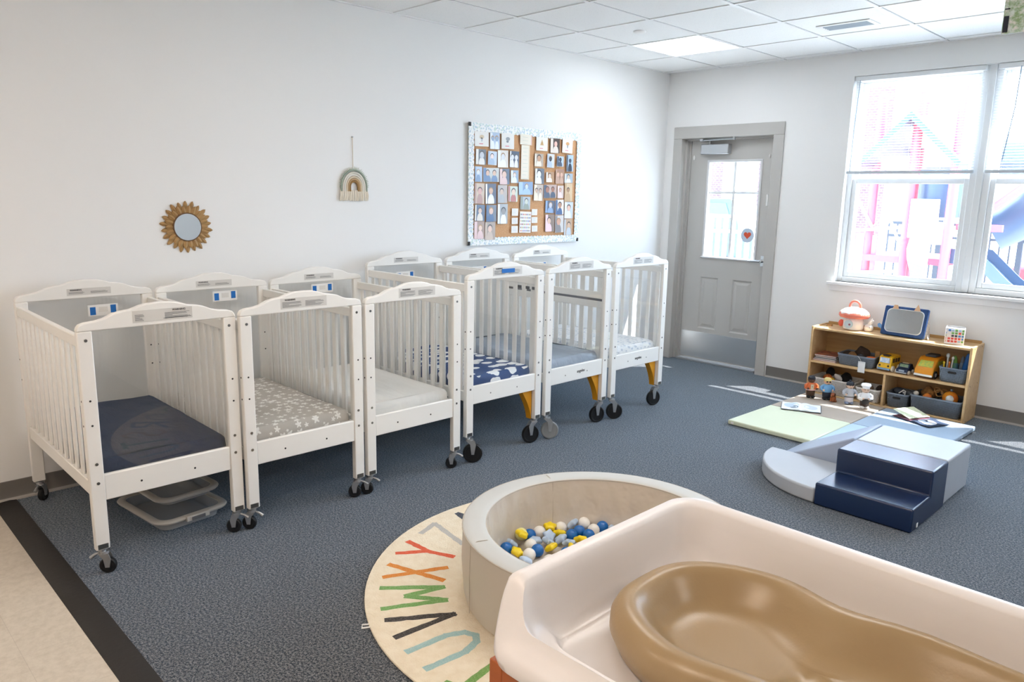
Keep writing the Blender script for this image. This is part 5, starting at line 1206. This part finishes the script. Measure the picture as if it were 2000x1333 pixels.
figure('toy figure with a dark bun in a pale grey dress and blue shoes', (2.132, -.500, .0365), .7, S('skin light', '#E3C2AA'), S('pale grey dress', '#B9BFC9'), S('lilac grey skirt', '#BFC0CB'), S('slate blue shoes', '#7C8CA8'), S('blue black hair', '#1E2430'), 'bun')
figure('toy cook figure in white with a chef hat and black frying pan', (2.262, -.540, .0365), .6, S('skin light', '#E3C2AA'), S('white jacket', '#F1F1F2'), S('dark brown trousers', '#3E2C22'), S('white shoes', '#ECEBE9'), S('white chef hat', '#F4F5F6'), 'cook')

# ============================================================ CHANGING TABLE
TX0, TX1, TY0, TY1 = 3.495, 4.715, -5.515, -4.950
TZ, DK, FL = .962, .872, .846
TRIM = DK
t = thing('changing_table', 'wooden changing table with a cream moulded tray top in the foreground', 'changing table', (0, 0, 0))
def ss(a, b_, v): v = max(0, min(1, (v - a) / (b_ - a))); return v * v * (3 - 2 * v)
def trayring(dl, df, z, kind, r):
    out = []
    for x, y in rrect(TX0 + dl, TX1 - dl, TY0 + df, TY1 - dl, r, 8):
        top = DK + (TZ - DK) * ss(TY0 + .005, TY0 + .125, y)
        out.append((x, y, {'abs': z, 'top': top + z, 'mix': DK + (top - DK) * z}[kind]))
    return out
def dens(ring, n=14):
    """add points along the straight runs so that the shoulder can curve"""
    out = []
    for a, b_ in zip(ring, ring[1:] + ring[:1]):
        L = (Vector(a) - Vector(b_)).length; out.append(a)
    return out
def trayring2(dl, df, z, kind, r):
    # fixed parametrisation: corners + subdivided sides
    x0, x1, y0, y1 = TX0 + dl, TX1 - dl, TY0 + df, TY1 - dl
    P4 = rrect(x0, x1, y0, y1, r, 8); out = []
    for q in range(4):
        arc = P4[q * 9:(q + 1) * 9]; nxt = P4[((q + 1) * 9) % 36]; out += arc
        a = arc[-1]
        for k in range(1, 56): out.append((a[0] + (nxt[0] - a[0]) * k / 56, a[1] + (nxt[1] - a[1]) * k / 56))
    res = []
    for x, y in out:
        top = TRIM + (TZ - TRIM) * ss(TY0 + .012, TY0 + .070, y); dk = FL + (TRIM - FL) * (1 - ss(TY0 + .085, TY0 + .125, y))
        res.append((x, y, {'abs': z, 'top': top + z, 'mix': dk + (top - dk) * z}[kind]))
    return res
R2 = trayring2
b = MB()
b.loft([R2(.014, .014, .838, 'abs', .05), R2(.004, .004, .838, 'abs', .058), R2(0, 0, -.018, 'top', .06), R2(.003, .003, -.006, 'top', .06), R2(.010, .010, 0, 'top', .058), R2(.022, .022, 0, 'top', .055), R2(.030, .030, -.005, 'top', .052),
        R2(.034, .034, .92, 'mix', .05), R2(.037, .037, .70, 'mix', .05), R2(.041, .041, .34, 'mix', .05), R2(.047, .047, .14, 'mix', .055), R2(.056, .054, .04, 'mix', .06), R2(.063, .066, 0, 'mix', .06), R2(.067, .071, -.0015, 'mix', .058), R2(.070, .075, FL + .004, 'abs', .058), R2(.075, .080, FL, 'abs', .056)], cap0=True)
b.build('tray_top', P('cream moulded plastic', '#F0EDED', .30, spec=.45, bump=(90, .02)), t, angle=75)
cx0, cx1, cy0, cy1 = TX0 + .014, TX1 - .014, TY0 + .012, TY1 - .012
b = MB(); b.box(cx0, cx0 + .02, cy0 + .02, cy1, 0.06, .8375); b.build('side_panel', M_oak, t, bevel=.002); b = MB(); b.box(cx1 - .02, cx1, cy0 + .02, cy1, 0.06, .8375); b.build('side_panel', M_oak, t, bevel=.002)
b = MB(); b.box(cx0 + .02, cx1 - .02, cy1 - .012, cy1, .06, .8375); b.build('back_panel', M_oak, t)
b = MB(); b.box(cx0, cx1, cy0 + .05, cy1, 0, .06); b.build('plinth', M_oakedge, t)
b = MB(); b.box(cx0, cx0 + .028, cy0, cy0 + .0195, .06, .8375); b.box(cx1 - .028, cx1, cy0, cy0 + .0195, .06, .8375); b.box(cx0 + .028, cx1 - .028, cy0, cy0 + .0195, .80, .8375); b.build('face_frame', M_oakedge, t, bevel=.002)
xm = (cx0 + cx1) / 2
for a, c, hx in ((cx0 + .03, xm - .002, xm - .04), (xm + .002, cx1 - .03, xm + .04)):
    b = MB(); b.box(a, c, cy0 - .002, cy0 + .017, .065, .797); d = b.build('door', M_oak, t, bevel=.003)
    b = MB(); b.tube([(hx, cy0 - .002, .62), (hx, cy0 - .028, .62), (hx, cy0 - .028, .52), (hx, cy0 - .002, .52)], .005, 8); b.build('handle', M_chrome, d)

# contoured changing pad
def pad_out(ti, ins, extra=0):
    """outline point: two lobes with a waist, ti in 0..1"""
    a = 2 * PI * ti; x = math.cos(a); y = math.sin(a)
    hx, hy = .415 - ins, .206 - ins
    # superellipse
    n = 2.7; sx = math.copysign(abs(x) ** (2 / n), x); sy = math.copysign(abs(y) ** (2 / n), y)
    waist = math.exp(-((sx * hx + .115) / .085) ** 2) * (.040 + extra)
    taper = .030 * ss(-.12, .10, sx * hx) * (hy / .206 if hy > 0 else 0)
    return sx * hx, sy * (hy - waist - taper)
t = thing('changing_pad', 'tan moulded foam changing pad with a hollow centre lying in the cream tray', 'changing pad', (4.000, -5.229, FL + .0008))
b = MB(); N_ = 120
ringspec = [(.030, .0, 0), (.010, .006, 0), (.0, .030, 0), (.001, .050, 0), (.007, .062, 0), (.017, .071, .001), (.029, .0745, .002), (.040, .072, .004), (.050, .063, .008), (.061, .050, .014), (.073, .034, .022), (.085, .024, .028), (.098, .019, .030), (.115, .017, .020), (.135, .016, 0)]
for i_, (ins, z, ex) in enumerate(ringspec): pass
b.loft([[(*pad_out(k / N_, ins, ex), z) for k in range(N_)] for ins, z, ex in ringspec])
b.build('foam_shell', P('tan skinned foam', '#A48B66', .32, spec=.5, bump=(220, .03)), t, angle=80)

# ------------------------------------------------------------ hanging leaf print panel, top right
t = thing('ceiling_banner', 'leaf print hanging panel with a black strip near the ceiling by the windows', 'banner', (3.12, -1.6, 0))
tt = NT('leaf print fabric'); n1 = tt.noise(16, 5, rough=.75); n2 = tt.noise(38, 4)
c = tt.mix(tt.step(n1, .42, .56), lin('#EEF5EC'), lin('#A6BE8A')); c = tt.mix(tt.step(n2, .5, .66), c, lin('#FAF4EC')); tt.color(c, .7, .2)
b = MB(); b.box(-.016, .78, 0, .008, 2.408, CH); b.build('fabric', tt.m, t)
b = MB(); b.box(-.012, .010, -.004, -.0005, 2.414, 2.492); b.box(-.012, .010, -.004, -.0005, 2.524, 2.529); b.build('black_strip', P('black strip', '#22242C', .6), t)

# ============================================================ OUTSIDE
M_conc = P('outdoor concrete', '#D9D6D0', .9, noise=(3, '#CFCBC4', .2))
b = MB(); b.box(-14, 14, .3, 22, -.25, -.12); struct(b.build('ground', M_conc, smooth=False))
M_redp = P('playground red', '#C8485A', .45); M_bluep2 = P('playground blue', '#34465E', .4); M_white2 = P('playground cream', '#EDEAE4', .5); M_navyf = P('fence navy', '#27303C', .5)
t = thing('play_structure', 'red and blue playground climber with a roof and slide outside the window', 'playground', (0, 0, -.12))
Y0 = 4.2
for x, y in ((.40, Y0), (.62, Y0 + .9), (.92, Y0 - .2), (1.42, Y0 + .5), (1.42, Y0 - .3)):
    b = MB(); b.cyl((x, y, 0), (x, y, 3.0), .055, n=18); b.ball((x, y, 3.0), .06, n=14); b.build('post', M_redp, t)
b = MB(); b.box(.42, 1.42, Y0 - .2, Y0 + .9, .92, 1.0); b.build('deck', M_redp, t)
b = MB(); b.prism([(.32, 2.15), (.92, 2.75), (1.52, 2.15), (1.48, 2.10), (.92, 2.66), (.36, 2.10)], 1, Y0 - .5, Y0 + 1.1); b.build('roof', M_bluep2, t)
b = MB(); rr = [[(1.18 + .26 * math.cos(2 * PI * i / 24), Y0 + .1 + .26 * math.sin(2 * PI * i / 24), z) for i in range(24)] for z in (1.50, 1.55, 2.05, 2.1)]; b.loft(rr); b.build('tube_wall', M_bluep2, t, angle=50)
b = MB(); b.box(.22, .52, Y0 - .02, Y0 + .02, .75, 1.25); b.box(.18, .56, Y0 - .02, Y0 + .02, .3, .68); b.build('climbing_panel', P('playground pink red', '#D86A7C', .5), t, bevel=.01)
b = MB()
for z in (.72, 1.28): b.tube([(.10, Y0 - .03, z), (.95, Y0 - .2, z + .1)], .02, 8)
for x in (.20, .54): b.tube([(x, Y0 - .05, 0), (x + .02, Y0 - .05, 1.9)], .02, 8)
b.tube([(.2, Y0 - .06, 1.75), (.45, Y0 - .06, 1.35), (.62, Y0 - .06, 1.55), (.8, Y0 - .1, 1.2), (.95, Y0 - .1, 1.35)], .022, 8); b.build('climbing_net', M_white2, t)
b = MB(); b.box(.98, 1.30, Y0 - .35, Y0 - .30, 1.25, 1.72); b.box(1.02, 1.44, Y0 - .32, Y0 - .28, 1.18, 1.45); b.build('panel_board', M_white2, t, bevel=.01)
def slide(path, w, mat, parent, nm='slide'):
    rings = []
    for (x, y, z) in path:
        rings.append([(x, y - w, z + .14), (x, y - w - .02, z + .14), (x, y - w - .02, z - .04), (x, y + w + .02, z - .04), (x, y + w + .02, z + .14), (x, y + w, z + .14), (x, y + w, z), (x, y - w, z)])
    b = MB(); b.loft(rings); return b.build(nm, mat, parent, angle=60)
slide([(1.42, Y0 + .1, 1.0), (1.75, Y0 + .1, .98), (2.1, Y0 + .05, .66), (2.45, Y0, .42), (2.8, Y0 - .05, .32), (3.05, Y0 - .05, .3)], .28, M_bluep2, t)
b = MB(); b.tube([(1.5, Y0 + 1.3, 1.30), (1.7, Y0 + 1.35, 1.42), (1.95, Y0 + 1.3, 1.65), (2.15, Y0 + 1.2, 1.95), (2.1, Y0 + 1.0, 2.2), (1.8, Y0 + .8, 2.3), (1.5, Y0 + .7, 2.3)], .26, 20); b.build('tube_slide', M_bluep2, t)
b = MB(); b.box(1.4, 1.9, Y0 + .05, Y0 + .1, 1.35, 1.43); b.tube([(1.45, Y0 + .1, 1.35), (2.0, Y0 + .4, 1.9)], .05, 10); b.build('handrail', M_redp, t)
def person_swing(): pass
t = thing('boulder', 'pale grey climbing boulder on the playground by the red panel', 'rock', (.72, Y0 - .9, -.12))
b = MB(); b.ball((0, 0, .20), .26, n=20, sx=1.3, sy=1, sz=.85); b.v = [tuple(Vector(v) * (1 + .08 * math.sin(9 * v[0] + 7 * v[2]) * math.cos(8 * v[1]))) for v in b.v]; b.build('stone', P('boulder grey', '#C9C8C4', .9, bump=(12, .5)), t)
t = thing('fabric_bag', 'two tone blue cloth bag hanging on the playground panel outside', 'bag', (1.16, Y0 - .38, .0))
b = MB(); b.loft([[(-.10, -.02, 1.24), (.12, -.02, 1.26), (.12, .02, 1.26), (-.10, .02, 1.24)], [(-.14, -.04, 1.0), (.10, -.04, .98), (.10, .03, .98), (-.14, .03, 1.0)], [(-.12, -.05, .86), (.09, -.05, .78), (.09, .03, .78), (-.12, .03, .86)]]); b.build('upper', P('pale denim', '#A9BDD2', .9), t)
b = MB(); b.loft([[(-.12, -.05, .86), (.09, -.05, .78), (.09, .03, .78), (-.12, .03, .86)], [(-.04, -.04, .62), (.06, -.04, .60), (.06, .02, .60), (-.04, .02, .62)]]); b.build('lower', P('mid denim', '#5E88BD', .9), t)
# dark fence behind the playground
def fence(name, label, x0, x1, y, z0, z1, step, mat, r, posts, cat='fence'):
    t = thing(name, label, cat, (0, 0, 0)); b = MB(); x = x0
    while x < x1: b.box(x - r, x + r, y - r, y + r, z0 + .06, z1 - .02); x += step
    b.build('pickets', mat, t)
    for z in (z0 + .10, z1 - .20, z1): b = MB(); b.box(x0, x1, y - r * 1.6, y + r * 1.6, z - .02, z + .02); b.build('rail', mat, t)
    for px_ in posts: b = MB(); b.box(px_ - .035, px_ + .035, y - .035, y + .035, z0, z1 + .06); b.build('post', mat, t)
    return t
fence('metal_fence', 'dark blue metal picket fence behind the playground', -.2, 4.4, 6.6, -.12, 1.24, .13, M_navyf, .010, (.55, 1.62, 2.7, 3.8))
fence('picket_fence', 'white picket fence seen through the door glass', -4.0, -.1, 3.0, -.12, 1.33, .11, P('fence white', '#EFEFEF', .5), .022, (-3.4, -1.95, -.15))
t = thing('parked_car', 'red parked car beyond the dark fence', 'car', (2.25, 8.6, -.12))
b = MB(); b.prism([(-1.1, .25), (1.1, .25), (1.12, .62), (.75, .72), (.45, 1.02), (-.4, 1.02), (-.7, .74), (-1.12, .66)], 1, -.45, .45); b.build('body', P('car red', '#B8323C', .3), t, bevel=.06, seg=3)
b = MB(); b.prism([(-.62, .74), (.62, .74), (.40, .98), (-.38, .98)], 1, -.46, .46); b.build('window', P('car glass', '#4A5866', .1), t)
for x in (-.66, .66):
    for y in (-.46, .46): b = MB(); b.cyl((x, y - .06, .26), (x, y + .06, .26), .26, n=24); b.build('wheel', M_black, t)
t = thing('parked_van', 'pale blue parked van behind the white picket fence', 'car', (-4.3, 8.0, -.12))
b = MB(); b.prism([(-1.3, .25), (1.3, .25), (1.35, .9), (1.0, 1.05), (.75, 1.7), (-1.3, 1.7)], 1, -.5, .5); b.build('body', P('van blue grey', '#3C4E66', .4), t, bevel=.05, seg=3)
b = MB(); b.prism([(-1.0, 1.1), (.85, 1.1), (.65, 1.6), (-1.0, 1.6)], 1, -.51, .51); b.build('window', P('van glass', '#43607F', .1), t)
for x in (-.8, .8):
    for y in (-.5, .5): b = MB(); b.cyl((x, y - .06, .28), (x, y + .06, .28), .28, n=24); b.build('wheel', M_black, t)
# brick building
t = thing('brick_building', 'pale brick building with white framed windows beyond the door glass', 'building', (-8, 14, -.12))
tt = NT('pale brick'); br = tt.n('TexBrick'); br.inputs['Scale'].default_value = 4; br.inputs['Color1'].default_value = lin('#5A4A4C'); br.inputs['Color2'].default_value = lin('#655457'); br.inputs['Mortar'].default_value = lin('#7A7478')
mp = tt.n('Mapping'); tt.L.new(tt.tc['Object'], mp.inputs['Vector']); mp.inputs['Rotation'].default_value = (PI / 2, 0, 0); tt.L.new(mp.outputs[0], br.inputs['Vector']); tt.color(br.outputs['Color'], .9, .1)
b = MB(); b.box(-6, 5, 0, 4, 0, 5.5); b.build('wall', tt.m, t, smooth=False)
b = MB(); b.box(-6.2, 5.2, -.2, 4.2, 5.5, 5.8); b.build('roof', M_white2, t)
for x in (-4.0, -1.2, 1.0, 3.2):
    b = MB(); b.box(x - .55, x + .55, -.05, .0, 1.4, 3.4); w = b.build('window', M_white2, t); b = MB(); b.box(x - .45, x + .45, -.06, -.05, 1.5, 3.3); b.build('pane', P('far glass', '#8FB0CC', .1), w)
